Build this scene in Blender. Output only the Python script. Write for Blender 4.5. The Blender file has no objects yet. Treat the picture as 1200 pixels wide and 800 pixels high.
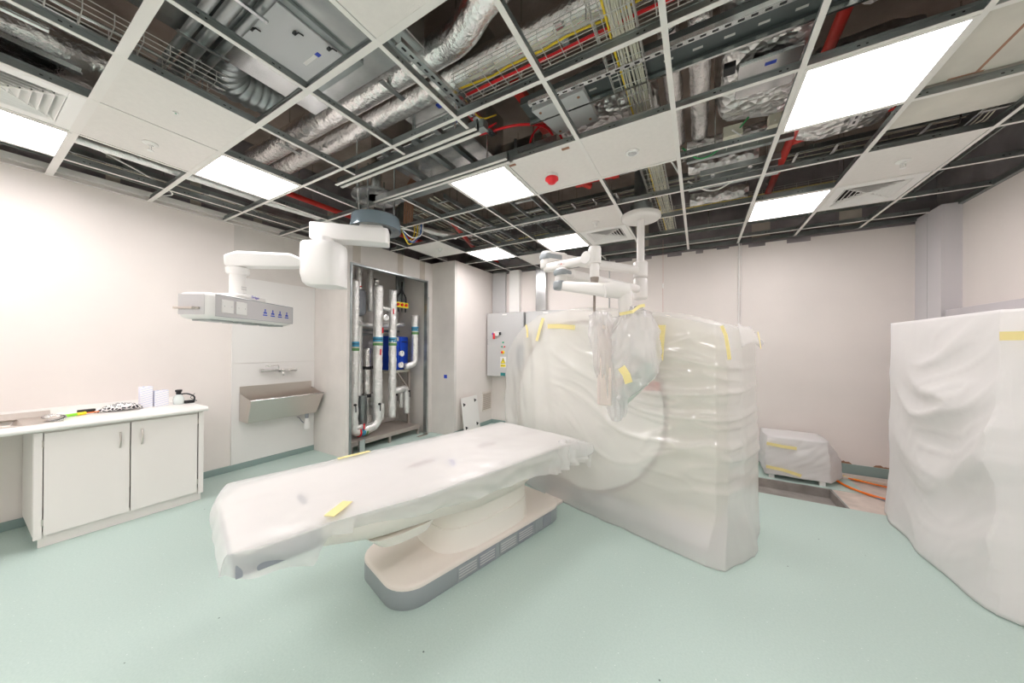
import bpy, math, random
from mathutils import Vector, Matrix, noise
random.seed(7)
S = bpy.context.scene
C = S.collection
PI = math.pi
sin, cos = math.sin, math.cos

# ------------------------------------------------------------------ camera, world, exposure, lamp strengths
CAM_POS = Vector((0, 0, 1.54))
yaw, pitch, roll = math.radians(29.93), math.radians(0.15), math.radians(0.43)
f_ = Vector((-sin(yaw) * cos(pitch), cos(yaw) * cos(pitch), sin(pitch)))
r_ = Vector((cos(yaw), sin(yaw), 0)); u_ = r_.cross(f_)
r2 = r_ * cos(roll) + u_ * sin(roll); u2 = -r_ * sin(roll) + u_ * cos(roll)
cd = bpy.data.cameras.new('camera'); cam = bpy.data.objects.new('camera', cd); C.objects.link(cam)
cd.sensor_fit = 'HORIZONTAL'; cd.sensor_width = 36; cd.lens = 380.86 * 36 / 1200
cd.shift_y = 4.9 / 1200; cd.clip_start = 0.02; cd.clip_end = 60
cam.matrix_world = Matrix(((r2.x, u2.x, -f_.x, 0), (r2.y, u2.y, -f_.y, 0), (r2.z, u2.z, -f_.z, CAM_POS.z), (0, 0, 0, 1)))
S.camera = cam
w = bpy.data.worlds.new('world'); S.world = w; w.use_nodes = True
w.node_tree.nodes['Background'].inputs[0].default_value = (0.9, 0.95, 1, 1)
w.node_tree.nodes['Background'].inputs[1].default_value = 0.3
S.view_settings.view_transform = 'Standard'; S.view_settings.look = 'None'
S.view_settings.gamma = 1; S.view_settings.use_curve_mapping = False
S.view_settings.exposure = 0.85
S.cycles.use_denoising = True
S.cycles.max_bounces = 10; S.cycles.diffuse_bounces = 6; S.cycles.glossy_bounces = 4
S.cycles.transparent_max_bounces = 24; S.cycles.transmission_bounces = 8
S.cycles.sample_clamp_indirect = 6
LIGHT = 11.0          # emission of the ceiling light diffusers

# ------------------------------------------------------------------ materials
def mat(name, col, rough=0.5, metal=0.0, bump=0.0, bscale=30.0, var=0.0, vscale=4.0, spec=0.5, kind='noise', coords='Object'):
    m = bpy.data.materials.new(name); m.use_nodes = True
    nt = m.node_tree; b = nt.nodes['Principled BSDF']
    b.inputs['Base Color'].default_value = (*col, 1); b.inputs['Roughness'].default_value = rough
    b.inputs['Metallic'].default_value = metal; b.inputs['Specular IOR Level'].default_value = spec
    tc = nt.nodes.new('ShaderNodeTexCoord')
    if var > 0:
        n = nt.nodes.new('ShaderNodeTexNoise'); n.inputs['Scale'].default_value = vscale; n.inputs['Detail'].default_value = 5
        nt.links.new(tc.outputs[coords], n.inputs['Vector'])
        r = nt.nodes.new('ShaderNodeValToRGB')
        r.color_ramp.elements[0].position = 0.3; r.color_ramp.elements[1].position = 0.7
        r.color_ramp.elements[0].color = (*[c * (1 - var) for c in col], 1)
        r.color_ramp.elements[1].color = (*[min(1, c * (1 + var)) for c in col], 1)
        nt.links.new(n.outputs['Fac'], r.inputs['Fac']); nt.links.new(r.outputs['Color'], b.inputs['Base Color'])
    if bump > 0:
        if kind == 'voronoi':
            n = nt.nodes.new('ShaderNodeTexVoronoi'); out = 'Distance'
        else:
            n = nt.nodes.new('ShaderNodeTexNoise'); n.inputs['Detail'].default_value = 4; out = 'Fac'
        n.inputs['Scale'].default_value = bscale
        nt.links.new(tc.outputs[coords], n.inputs['Vector'])
        bp = nt.nodes.new('ShaderNodeBump'); bp.inputs['Strength'].default_value = bump; bp.inputs['Distance'].default_value = 0.02
        nt.links.new(n.outputs[out], bp.inputs['Height']); nt.links.new(bp.outputs['Normal'], b.inputs['Normal'])
    return m

def emis(name, col, s):
    m = bpy.data.materials.new(name); m.use_nodes = True; nt = m.node_tree; nt.nodes.clear()
    e = nt.nodes.new('ShaderNodeEmission'); e.inputs[0].default_value = (*col, 1); e.inputs[1].default_value = s
    o = nt.nodes.new('ShaderNodeOutputMaterial'); nt.links.new(e.outputs[0], o.inputs[0]); return m

def film(name, opacity, rough=0.3, bump=0.4, bscale=6.0, gloss=0.5, col=(0.93, 0.92, 0.91)):
    """thin polythene sheet: part see-through, part milky, glossy on the creases"""
    m = bpy.data.materials.new(name); m.use_nodes = True; nt = m.node_tree; nt.nodes.clear(); L = nt.links.new
    N = nt.nodes.new
    tc = N('ShaderNodeTexCoord'); n = N('ShaderNodeTexNoise'); n.inputs['Scale'].default_value = bscale
    n.noise_type = 'RIDGED_MULTIFRACTAL'; n.inputs['Roughness'].default_value = 0.35; n.inputs['Detail'].default_value = 2; n.inputs['Distortion'].default_value = 0.8; L(tc.outputs['Object'], n.inputs['Vector'])
    bp = N('ShaderNodeBump'); bp.inputs['Strength'].default_value = bump; bp.inputs['Distance'].default_value = 0.03
    L(n.outputs['Fac'], bp.inputs['Height'])
    d = N('ShaderNodeBsdfDiffuse'); d.inputs[0].default_value = (*col, 1); L(bp.outputs[0], d.inputs['Normal'])
    t = N('ShaderNodeBsdfTranslucent'); t.inputs[0].default_value = (*col, 1); L(bp.outputs[0], t.inputs['Normal'])
    m1 = N('ShaderNodeMixShader'); m1.inputs[0].default_value = 0.3; L(d.outputs[0], m1.inputs[1]); L(t.outputs[0], m1.inputs[2])
    tr = N('ShaderNodeBsdfTransparent'); tr.inputs[0].default_value = (0.97, 0.97, 0.97, 1)
    m2 = N('ShaderNodeMixShader'); m2.inputs[0].default_value = opacity; L(tr.outputs[0], m2.inputs[1]); L(m1.outputs[0], m2.inputs[2])
    g = N('ShaderNodeBsdfGlossy'); g.inputs['Roughness'].default_value = rough; L(bp.outputs[0], g.inputs['Normal'])
    g.inputs[0].default_value = (1, 1, 1, 1)
    lw = N('ShaderNodeLayerWeight'); lw.inputs[0].default_value = 0.5; L(bp.outputs[0], lw.inputs['Normal'])
    pw = N('ShaderNodeMath'); pw.operation = 'POWER'; pw.inputs[1].default_value = 4.0; L(lw.outputs['Facing'], pw.inputs[0])
    mu = N('ShaderNodeMath'); mu.operation = 'MULTIPLY_ADD'; mu.inputs[1].default_value = 0.10 * gloss; mu.inputs[2].default_value = 0.045 * gloss; L(pw.outputs[0], mu.inputs[0])
    m3 = N('ShaderNodeMixShader'); L(mu.outputs[0], m3.inputs[0]); L(m2.outputs[0], m3.inputs[1]); L(g.outputs[0], m3.inputs[2])
    o = N('ShaderNodeOutputMaterial'); L(m3.outputs[0], o.inputs[0]); return m

def vinyl():
    m = mat('green_vinyl', (0.50, 0.60, 0.56), rough=0.42, spec=0.35)
    nt = m.node_tree; L = nt.links.new; N = nt.nodes.new; b = nt.nodes['Principled BSDF']; tc = nt.nodes['Texture Coordinate']
    n1 = N('ShaderNodeTexNoise'); n1.inputs['Scale'].default_value = 90; n1.inputs['Detail'].default_value = 6; L(tc.outputs['Object'], n1.inputs['Vector'])
    r = N('ShaderNodeValToRGB'); r.color_ramp.elements[0].position = 0.3; r.color_ramp.elements[1].position = 0.75
    r.color_ramp.elements[0].color = (0.455, 0.575, 0.53, 1); r.color_ramp.elements[1].color = (0.51, 0.625, 0.58, 1)
    L(n1.outputs['Fac'], r.inputs['Fac'])
    v = N('ShaderNodeTexVoronoi'); v.inputs['Scale'].default_value = 38; L(tc.outputs['Object'], v.inputs['Vector'])
    lt = N('ShaderNodeMath'); lt.operation = 'LESS_THAN'; lt.inputs[1].default_value = 0.10; L(v.outputs['Distance'], lt.inputs[0])
    sep = N('ShaderNodeSeparateColor'); L(v.outputs['Color'], sep.inputs[0])
    gt = N('ShaderNodeMath'); gt.operation = 'GREATER_THAN'; gt.inputs[1].default_value = 0.8; L(sep.outputs[0], gt.inputs[0])
    mu = N('ShaderNodeMath'); mu.operation = 'MULTIPLY'; L(lt.outputs[0], mu.inputs[0]); L(gt.outputs[0], mu.inputs[1])
    mx = N('ShaderNodeMix'); mx.data_type = 'RGBA'; L(mu.outputs[0], mx.inputs[0]); L(r.outputs[0], mx.inputs[6]); mx.inputs[7].default_value = (0.72, 0.8, 0.76, 1)
    # scattered dark specks
    v2 = N('ShaderNodeTexVoronoi'); v2.inputs['Scale'].default_value = 9; L(tc.outputs['Object'], v2.inputs['Vector'])
    l2 = N('ShaderNodeMath'); l2.operation = 'LESS_THAN'; l2.inputs[1].default_value = 0.045; L(v2.outputs['Distance'], l2.inputs[0])
    s2 = N('ShaderNodeSeparateColor'); L(v2.outputs['Color'], s2.inputs[0])
    g2 = N('ShaderNodeMath'); g2.operation = 'GREATER_THAN'; g2.inputs[1].default_value = 0.72; L(s2.outputs[1], g2.inputs[0])
    mu2 = N('ShaderNodeMath'); mu2.operation = 'MULTIPLY'; L(l2.outputs[0], mu2.inputs[0]); L(g2.outputs[0], mu2.inputs[1])
    mx2 = N('ShaderNodeMix'); mx2.data_type = 'RGBA'; L(mu2.outputs[0], mx2.inputs[0]); L(mx.outputs[2], mx2.inputs[6]); mx2.inputs[7].default_value = (0.12, 0.16, 0.15, 1)
    L(mx2.outputs[2], b.inputs['Base Color']); return m

M = dict(
    wall=mat('wall_paint', (0.81, 0.755, 0.72), 0.75, var=0.03, vscale=1.5),
    wall2=mat('bare_board', (0.70, 0.665, 0.63), 0.85, var=0.06, vscale=2.5),
    panel=mat('white_cladding', (0.79, 0.775, 0.755), 0.35),
    floor=vinyl(),
    skirt=mat('green_skirting', (0.27, 0.36, 0.34), 0.5),
    screed=mat('bare_screed', (0.62, 0.53, 0.47), 0.9, var=0.12, vscale=8),
    concrete=mat('concrete', (0.30, 0.275, 0.255), 0.9, bump=0.3, bscale=25, var=0.25, vscale=5),
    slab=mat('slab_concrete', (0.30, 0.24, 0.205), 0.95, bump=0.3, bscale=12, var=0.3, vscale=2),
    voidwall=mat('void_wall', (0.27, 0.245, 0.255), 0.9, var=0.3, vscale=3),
    taupe=mat('jointed_board', (0.55, 0.50, 0.44), 0.9, var=0.1),
    white=mat('white_enamel', (0.82, 0.80, 0.775), 0.35),
    whitep=mat('white_plastic', (0.86, 0.85, 0.83), 0.3),
    tee=mat('white_tee', (0.80, 0.775, 0.74), 0.4),
    tile=mat('ceiling_tile', (0.80, 0.765, 0.73), 0.8, bump=0.15, bscale=160, var=0.02, vscale=30),
    galv=mat('galvanised', (0.62, 0.63, 0.63), 0.27, 1.0, bump=0.08, bscale=5, var=0.16, vscale=5),
    galvd=mat('galvanised_dull', (0.36, 0.39, 0.39), 0.33, 0.9, var=0.2, vscale=5),
    tray=mat('dark_tray', (0.13, 0.145, 0.145), 0.5, 0.6),
    foil=mat('foil_wrap', (0.94, 0.92, 0.91), 0.27, 1.0, bump=0.55, bscale=26, kind='noise', var=0.05, vscale=12),
    foilc=mat('crumpled_foil', (0.92, 0.90, 0.89), 0.3, 0.9, bump=1.0, bscale=22, kind='voronoi'),
    foilw=mat('pipe_foil', (0.93, 0.92, 0.90), 0.33, 0.75, bump=0.7, bscale=34, var=.08, vscale=9),
    wire=mat('zinc_wire', (0.62, 0.61, 0.58), 0.4, 0.6),
    steel=mat('stainless', (0.66, 0.61, 0.57), 0.28, 1.0, bump=0.04, bscale=60),
    steelb=mat('stainless_bright', (0.85, 0.84, 0.83), 0.15, 1.0),
    red=mat('red_paint', (0.55, 0.03, 0.02), 0.4),
    redp=mat('red_plastic', (0.80, 0.02, 0.03), 0.3),
    redtag=mat('faded_red', (0.62, 0.13, 0.09), 0.5),
    yellow=mat('yellow_cable', (0.85, 0.62, 0.04), 0.5),
    tape=mat('masking_tape', (0.90, 0.78, 0.36), 0.6),
    yel=mat('signal_yellow', (0.95, 0.78, 0.03), 0.45),
    cablew=mat('pale_cable', (0.66, 0.63, 0.52), 0.6),
    cableg=mat('green_cable', (0.05, 0.35, 0.12), 0.5),
    blue=mat('blue_cable', (0.03, 0.13, 0.42), 0.5),
    bluebox=mat('blue_enamel', (0.01, 0.07, 0.55), 0.35),
    blueb=mat('blue_band', (0.05, 0.30, 0.50), 0.4),
    greenb=mat('green_band', (0.12, 0.30, 0.10), 0.5),
    bluem=mat('blue_marking', (0.02, 0.06, 0.50), 0.4),
    black=mat('black', (0.015, 0.015, 0.017), 0.5),
    dark=mat('dark_gap', (0.04, 0.04, 0.04), 0.8),
    grey=mat('grey_enamel', (0.56, 0.56, 0.56), 0.4),
    greyd=mat('grey_plastic', (0.30, 0.32, 0.36), 0.4),
    greym=mat('grey_rim', (0.33, 0.36, 0.38), 0.4),
    glass=mat('smoked_plastic', (0.22, 0.28, 0.32), 0.1, 0.2),
    cream=mat('cream_moulding', (0.82, 0.75, 0.69), 0.35),
    creamt=mat('table_shell', (0.84, 0.80, 0.74), 0.4),
    gantry=mat('gantry_shell', (0.66, 0.63, 0.52), 0.45),
    gantry2=mat('gantry_dish', (0.86, 0.86, 0.80), 0.4),
    greeng=mat('grey_green_shell', (0.50, 0.56, 0.51), 0.4),
    lam=mat('white_laminate', (0.84, 0.80, 0.77), 0.4),
    lam2=mat('worktop_laminate', (0.87, 0.85, 0.82), 0.3),
    orange=mat('orange_hose', (0.90, 0.20, 0.02), 0.4),
    copper=mat('brown_pipe', (0.35, 0.18, 0.11), 0.6),
    green=mat('lime_plastic', (0.30, 0.80, 0.05), 0.4),
    teal=mat('teal_label', (0.02, 0.22, 0.22), 0.5),
    led=mat('green_lens', (0.01, 0.40, 0.20), 0.3),
    film=film('milky_polythene', 0.50, rough=0.13, bump=0.3, bscale=2.6, gloss=1.8, col=(.99, .975, .965)),
    filmo=film('white_dust_sheet', 0.93, rough=0.35, bump=0.22, bscale=2.2, gloss=0.8, col=(.95, .93, .925)),
    filmt=film('table_polythene', 0.55, rough=0.2, bump=0.3, bscale=3, gloss=1.4, col=(0.97, 0.96, 0.955)),
    bag=film('clear_bag', 0.38, rough=0.1, bump=0.3, bscale=5, gloss=3.0, col=(0.97, 0.95, 0.95)),
    light=emis('lit_diffuser', (1.0, 0.95, 0.95), LIGHT),
)

# ------------------------------------------------------------------ mesh builder
class MB:
    def __init__(s, M_=None): s.v = []; s.f = []; s.mi = []; s.cur = 0; s.M = M_
    def P(s, p):
        p = Vector(p); s.v.append(s.M @ p if s.M is not None else p); return len(s.v) - 1
    def F(s, *ids): s.f.append(ids); s.mi.append(s.cur)
    def box(s, a, b):
        x0, y0, z0 = [min(a[i], b[i]) for i in range(3)]; x1, y1, z1 = [max(a[i], b[i]) for i in range(3)]
        i = [s.P(p) for p in ((x0, y0, z0), (x1, y0, z0), (x1, y1, z0), (x0, y1, z0), (x0, y0, z1), (x1, y0, z1), (x1, y1, z1), (x0, y1, z1))]
        for q in ((3, 2, 1, 0), (4, 5, 6, 7), (0, 1, 5, 4), (1, 2, 6, 5), (2, 3, 7, 6), (3, 0, 4, 7)): s.F(*[i[k] for k in q])
        return s
    def bar(s, p0, p1, wd, ht, up=(0, 0, 1)):
        p0, p1 = Vector(p0), Vector(p1); d = (p1 - p0).normalized(); up = Vector(up)
        sd = d.cross(up).normalized(); up = sd.cross(d)
        r = []
        for p in (p0, p1):
            r.append([s.P(p + sd * a * wd / 2 + up * b * ht / 2) for a, b in ((-1, -1), (1, -1), (1, 1), (-1, 1))])
        s.F(*r[0]); s.F(*reversed(r[1]))
        for k in range(4): s.F(r[0][(k + 1) % 4], r[0][k], r[1][k], r[1][(k + 1) % 4])
        return s
    def loft(s, rings, cap=True, closed=True):
        R = [[s.P(p) for p in ring] for ring in rings]
        n = len(R[0])
        for a, b in zip(R, R[1:]):
            for k in range(n if closed else n - 1): s.F(a[k], a[(k + 1) % n], b[(k + 1) % n], b[k])
        if cap: s.F(*reversed(R[0])); s.F(*R[-1])
        return s
    def tube(s, pts, r, n=10, cap=True):
        pts = [Vector(p) for p in pts]; rings = []
        t0 = (pts[1] - pts[0]).normalized()
        nrm = t0.cross(Vector((0, 0, 1)) if abs(t0.z) < 0.9 else Vector((1, 0, 0))).normalized()
        for i, p in enumerate(pts):
            a = pts[max(i - 1, 0)]; b = pts[min(i + 1, len(pts) - 1)]; t = (b - a).normalized()
            nrm = (nrm - t * nrm.dot(t)).normalized(); bn = t.cross(nrm)
            rr = r[i] if isinstance(r, (list, tuple)) else r
            rings.append([p + (nrm * cos(2 * PI * k / n) + bn * sin(2 * PI * k / n)) * rr for k in range(n)])
        return s.loft(rings, cap)
    def cyl(s, p0, p1, r, n=24, r1=None): return s.tube([p0, p1], [r, r if r1 is None else r1], n)
    def lathe(s, prof, c=(0, 0, 0), ax='z', n=32):
        rings = []
        for (r, h) in prof:
            ring = []
            for k in range(n):
                a = 2 * PI * k / n
                if ax == 'z': ring.append((c[0] + r * cos(a), c[1] + r * sin(a), c[2] + h))
                elif ax == 'y': ring.append((c[0] + r * cos(a), c[1] + h, c[2] - r * sin(a)))
                else: ring.append((c[0] + h, c[1] + r * cos(a), c[2] + r * sin(a)))
            rings.append(ring)
        return s.loft(rings)
    def prism(s, poly, z0, z1):
        return s.loft([[(x, y, z0) for x, y in poly], [(x, y, z1) for x, y in poly]])
    def poly(s, pts): s.F(*[s.P(p) for p in pts]); return s
    def build(s, name, mats, parent=None, loc=None, smooth=False, bevel=0.0, bseg=2, subsurf=0, thick=0.0, **tags):
        if not isinstance(mats, (list, tuple)): mats = [mats]
        if parent is not None:
            off = Vector(parent['_o'])
        elif loc is not None: off = Vector(loc)
        else:
            off = Vector(((min(v.x for v in s.v) + max(v.x for v in s.v)) / 2, (min(v.y for v in s.v) + max(v.y for v in s.v)) / 2, min(v.z for v in s.v)))
        me = bpy.data.meshes.new(name); me.from_pydata([v - off for v in s.v], [], s.f)
        for m in mats: me.materials.append(m)
        for p, mi in zip(me.polygons, s.mi): p.material_index = mi; p.use_smooth = bool(smooth)
        me.update()
        import bmesh
        bm = bmesh.new(); bm.from_mesh(me); bmesh.ops.recalc_face_normals(bm, faces=bm.faces)
        if smooth and smooth is not True:
            ang = math.radians(smooth)
            for e in bm.edges:
                if len(e.link_faces) == 2 and e.calc_face_angle(0) > ang: e.smooth = False
        bm.to_mesh(me); bm.free()
        o = bpy.data.objects.new(name, me); C.objects.link(o)
        if parent is not None:
            o.parent = parent; o['_o'] = tuple(off)
        else: o.location = off; o['_o'] = tuple(off)
        if bevel > 0:
            b = o.modifiers.new('bevel', 'BEVEL'); b.width = bevel; b.segments = bseg; b.limit_method = 'ANGLE'; b.harden_normals = False
            for p in me.polygons: p.use_smooth = True
            try: me.set_sharp_from_angle(angle=math.radians(35))
            except Exception: pass
        if subsurf:
            b = o.modifiers.new('sub', 'SUBSURF'); b.levels = subsurf; b.render_levels = subsurf
        if thick:
            b = o.modifiers.new('solid', 'SOLIDIFY'); b.thickness = thick
        for k, v in tags.items(): o[k] = v
        return o

def thing(name, label, cat, loc, group=None):
    o = bpy.data.objects.new(name, None); C.objects.link(o); o.location = loc; o.empty_display_size = 0.1
    o['_o'] = tuple(loc); o['label'] = label; o['category'] = cat
    if group: o['group'] = group
    return o
def tag(o, label, cat, group=None):
    o['label'] = label; o['category'] = cat
    if group: o['group'] = group
    return o
def st(o): o['kind'] = 'structure'; return o
def dup(root, delta, label, group=None):
    """copy of a thing, its parts and their sub-parts, moved by delta"""
    def cp(o, par):
        c = o.copy(); C.objects.link(c); c.parent = par
        for ch in o.children: cp(ch, c)
        return c
    r = cp(root, None); r.location = root.location + Vector(delta); r['label'] = label
    if group: r['group'] = group
    return r
def frame(o, x, y=None, z=(0, 0, 1)):
    x = Vector(x).normalized(); z = Vector(z).normalized()
    y = z.cross(x).normalized() if y is None else Vector(y).normalized()
    return Matrix(((x.x, y.x, z.x, o[0]), (x.y, y.y, z.y, o[1]), (x.z, y.z, z.z, o[2]), (0, 0, 0, 1)))
def text(body, size, Mx, name, material, parent, ext=0.0008, align='CENTER', xs=1.0):
    cu = bpy.data.curves.new('t', 'FONT'); cu.body = body; cu.size = size; cu.extrude = ext; cu.align_x = align
    to = bpy.data.objects.new('t', cu); C.objects.link(to); dg = bpy.context.evaluated_depsgraph_get(); dg.update()
    me = bpy.data.meshes.new_from_object(to.evaluated_get(dg)); bpy.data.objects.remove(to)
    me.transform(Matrix.Translation(-Vector(parent['_o'])) @ Mx @ Matrix.Diagonal((xs, 1, 1, 1))); me.materials.clear(); me.materials.append(material)
    me.name = name
    o = bpy.data.objects.new(name, me); C.objects.link(o); o.parent = parent; o['_o'] = parent['_o']; return o
def bend(pts, r=0.05, seg=6):
    """polyline with rounded corners"""
    pts = [Vector(p) for p in pts]; out = [pts[0]]
    for a, b, c in zip(pts, pts[1:], pts[2:]):
        d1 = (a - b); d2 = (c - b); q = min(r, d1.length * 0.49, d2.length * 0.49)
        p0 = b + d1.normalized() * q; p1 = b + d2.normalized() * q
        for i in range(seg + 1):
            t = i / seg; out.append(p0 * (1 - t) ** 2 + b * 2 * t * (1 - t) + p1 * t * t)
    out.append(pts[-1]); return out
def rbox(mb, c, sx, sy, sz, r, n=6, ez=0.25):
    """box with rounded vertical corners and softened top and bottom, local axes"""
    def ring(ins, z):
        pts = []; hx = sx / 2 - ins; hy = sy / 2 - ins; rr = max(min(r, hx, hy) - ins * 0.3, 0.002)
        for qx, qy, a0 in ((1, 1, 0), (-1, 1, PI / 2), (-1, -1, PI), (1, -1, 3 * PI / 2)):
            for k in range(n + 1):
                a = a0 + PI / 2 * k / n
                pts.append((c[0] + qx * (hx - rr) + rr * cos(a), c[1] + qy * (hy - rr) + rr * sin(a), z))
        return pts
    e = ez * r; z0 = c[2] - sz / 2; z1 = c[2] + sz / 2
    return mb.loft([ring(e, z0), ring(e * 0.3, z0 + e * 0.3), ring(0, z0 + e), ring(0, z1 - e), ring(e * 0.3, z1 - e * 0.3), ring(e, z1)])

# ------------------------------------------------------------------ the room: floor, walls, slab
XL, XR, YB, YF, ZC, ZS = -4.92, 2.27, 5.50, -2.3, 3.0, 4.1
m = MB()   # vinyl floor with the service pit left open
px0, px1, py0, py1 = 0.15, 1.27, 4.35, 4.86
def slab4(m, x0, y0, x1, y1, z0, z1): m.box((x0, y0, z0), (x1, y1, z1))
slab4(m, XL, YF, XR, py0, -0.12, 0); slab4(m, XL, py0, px0, YB, -0.12, 0)
slab4(m, px0, py1, 1.55, YB, -0.12, 0); slab4(m, px1, py0, XR, 4.352, -0.12, 0)
slab4(m, px1, py0, px1 + .002, py1, -0.12, 0)
st(m.build('floor', M['floor'], loc=(0, 0, 0)))
m = MB(); m.box((1.272, 4.352, -0.12), (1.55, 4.86, -0.004)); m.box((1.55, 4.352, -0.12), (XR, YB, -0.004))
st(m.build('floor', M['screed'], loc=(0, 0, 0)))
m = MB(); m.box((px0, py0, -0.14), (px1, py1, -0.10))
m.box((px0, py0 - .01, -0.12), (px1, py0 + .02, -0.006)); m.box((px0, py1 - .02, -0.12), (px1, py1 + .01, -0.004)); m.box((px1 - .02, py0, -0.12), (px1 + .005, py1, -0.004))
st(m.build('floor', M['concrete'], loc=(0, 0, 0)))
st(MB().box((XL - .1, YF, 0), (XL, 1.735, ZC)).build('wall_left', M['wall'], loc=(XL, 0, 0)))
st(MB().box((XL - .1, 1.735, 0), (XL, YB, ZC)).build('wall_left', M['wall2'], loc=(XL, 0, 0)))
st(MB().box((XL - .1, YB, 0), (XR + .1, YB + .1, ZC - .03)).build('wall_back', M['wall'], loc=(0, YB, 0)))
st(MB().box((XR, YF, 0), (XR + .1, YB, ZC - .005)).build('wall_right', M['wall'], loc=(XR, 0, 0)))
st(MB().box((XL - .1, YF - .1, 0), (XR + .1, YF, ZS)).build('wall_front', M['wall'], loc=(0, YF, 0)))
# void above the suspended ceiling
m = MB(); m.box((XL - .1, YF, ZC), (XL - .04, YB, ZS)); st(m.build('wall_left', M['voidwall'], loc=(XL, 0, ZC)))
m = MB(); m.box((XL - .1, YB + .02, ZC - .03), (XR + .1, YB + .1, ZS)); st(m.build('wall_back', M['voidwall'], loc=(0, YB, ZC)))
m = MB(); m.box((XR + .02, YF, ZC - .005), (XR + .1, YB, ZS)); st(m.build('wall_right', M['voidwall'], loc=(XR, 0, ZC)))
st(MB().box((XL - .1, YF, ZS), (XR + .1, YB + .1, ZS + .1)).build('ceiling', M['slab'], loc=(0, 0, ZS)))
# finished soffit over the part of the room behind the camera
st(MB().box((XL, YF, ZC + .02), (XR, -0.79, ZC + .05)).build('ceiling', M['tile'], loc=(0, YF, ZC)))
# patches of board joint and dark membrane seen above the wall heads
m = MB()
for y in (0.75, 1.35, 1.95, 2.9, 3.8): m.box((XL - .04, y, ZC + .02), (XL - .03, y + .09, 3.6))
for x0 in (-2.3, -0.9, 0.62, 1.5): m.box((x0, YB + .012, ZC), (x0 + .2, YB + .02, 3.5))
st(m.build('wall_left', M['taupe'], loc=(XL, 0, ZC)))
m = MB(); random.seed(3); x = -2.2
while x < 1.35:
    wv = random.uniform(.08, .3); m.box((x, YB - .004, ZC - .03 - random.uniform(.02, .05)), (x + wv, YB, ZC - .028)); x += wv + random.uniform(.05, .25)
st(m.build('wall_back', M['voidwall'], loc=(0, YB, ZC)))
# wall angle trims round the ceiling
m = MB(); m.box((XL, -.2, ZC), (XL + .035, 2.7, ZC + .003)); m.box((XL, -.2, ZC), (XL + .003, 2.7, ZC + .05))
m.box((XL - .02, -.2, ZC + .04), (XL + .05, 2.7, ZC + .09)); st(m.build('trim_1', M['tee'], loc=(XL, 0, ZC)))
m = MB(); m.box((-3.6, YB - .03, ZC - .002), (XR, YB, ZC)); m.box((-3.6, YB - .03, ZC), (XR, YB - .027, ZC + .045)); st(m.build('trim_2', M['galvd'], loc=(0, YB, ZC)))
m = MB(); m.box((XR - .03, .5, ZC - .002), (XR, 5.1, ZC)); m.box((XR - .03, .5, ZC), (XR - .027, 5.1, ZC + .045)); st(m.build('trim_3', M['galvd'], loc=(XR, 0, ZC)))
# riser walls: return beside the sink, face round the opening, boxed corner
RX = -4.145
st(MB().box((XL, 2.70, 0), (RX, 2.76, ZC)).build('wall_riser', M['wall2'], loc=(XL, 2.7, 0)))
m = MB(); m.box((RX - .06, 2.76, 2.665), (RX, 4.325, ZC)); m.box((RX - .06, 4.20, 0), (RX, 4.325, 2.665)); st(m.build('wall_riser', M['wall2'], loc=(RX, 2.76, 0)))
m = MB(); m.box((RX - .06, 4.325, 0), (-3.627, 4.385, ZC + .01)); m.box((XL, 4.26, 0), (RX - .06, 4.30, ZC)); st(m.build('wall_corner', M['wall2'], loc=(RX, 4.3, 0)))
st(MB().box((-3.687, 4.385, 0), (-3.627, YB, ZC + .01)).build('wall_corner', M['wall'], loc=(-3.65, 4.4, 0)))
m = MB(); m.box((RX, 3.55, 2.70), (RX + .002, 3.66, ZC)); m.box((RX, 4.02, 2.68), (RX + .002, 4.14, ZC)); m.box((RX,2.78,2.70),(RX+.002,2.90,ZC)); st(m.build('wall_riser', M['taupe'], loc=(RX, 3.5, 2.7)))
m = MB()
for a, b in (((RX - .065, 2.745, 0), (RX + .012, 2.775, 2.68)), ((RX - .065, 4.19, 0), (RX + .012, 4.215, 2.68)), ((RX - .065, 2.76, 2.655), (RX + .012, 4.2, 2.68)), ((RX - .06, 4.235, 0), (RX + .004, 4.245, 2.4))): m.box(a, b)
st(m.build('trim_4', M['galvd'], loc=(RX, 2.76, 0), bevel=0.002))
# cove skirtings
m = MB(); m.box((XL, YF, 0), (XL + .018, 2.7, .075)); st(m.build('baseboard_left', M['skirt'], loc=(XL, 0, 0), bevel=.004))
m = MB(); m.box((1.3, YB - .018, 0), (XR, YB, .14)); m.box((-3.627, YB - .018, 0), (1.3, YB, .075)); st(m.build('baseboard_back', M['skirt'], loc=(0, YB, 0), bevel=.004))
m = MB(); m.box((-3.627, 4.325, 0), (-3.609, YB, .075)); st(m.build('baseboard_corner', M['skirt'], loc=(-3.62, 4.4, 0), bevel=.004))
m = MB(); m.box((XR - .018, YF, 0), (XR, YB, .1)); st(m.build('baseboard_right', M['skirt'], loc=(XR, 0, 0), bevel=.004))
# torn plaster edge above the back skirting
m = MB(); random.seed(11)
for x0, x1 in ((1.50, 1.62), (1.80, 1.97)):
    top = [(x0 + (x1 - x0) * k / 8, YB - .003, .14 + (random.uniform(.01, .035) if 0 < k < 8 else 0)) for k in range(9)]
    m.loft([[(p[0], YB - .003, .13), (p[0], YB - .003, p[2]), (p[0], YB + .001, p[2]), (p[0], YB + .001, .13)] for p in top])
st(m.build('wall_back', M['copper'], loc=(1.5, YB, .13)))
# boxed column in the far right corner
m = MB(); m.box((2.13, 5.04, 0), (XR, YB, 3.02)); st(m.build('wall_column', mat('column_paint', (0.66, 0.64, 0.66), 0.5), loc=(2.2, 5.2, 0)))
m = MB(); m.box((2.128, 5.27, 0), (2.13, 5.276, 3.0)); st(m.build('trim_5', M['grey'], loc=(2.2, 5.2, 0)))
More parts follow.
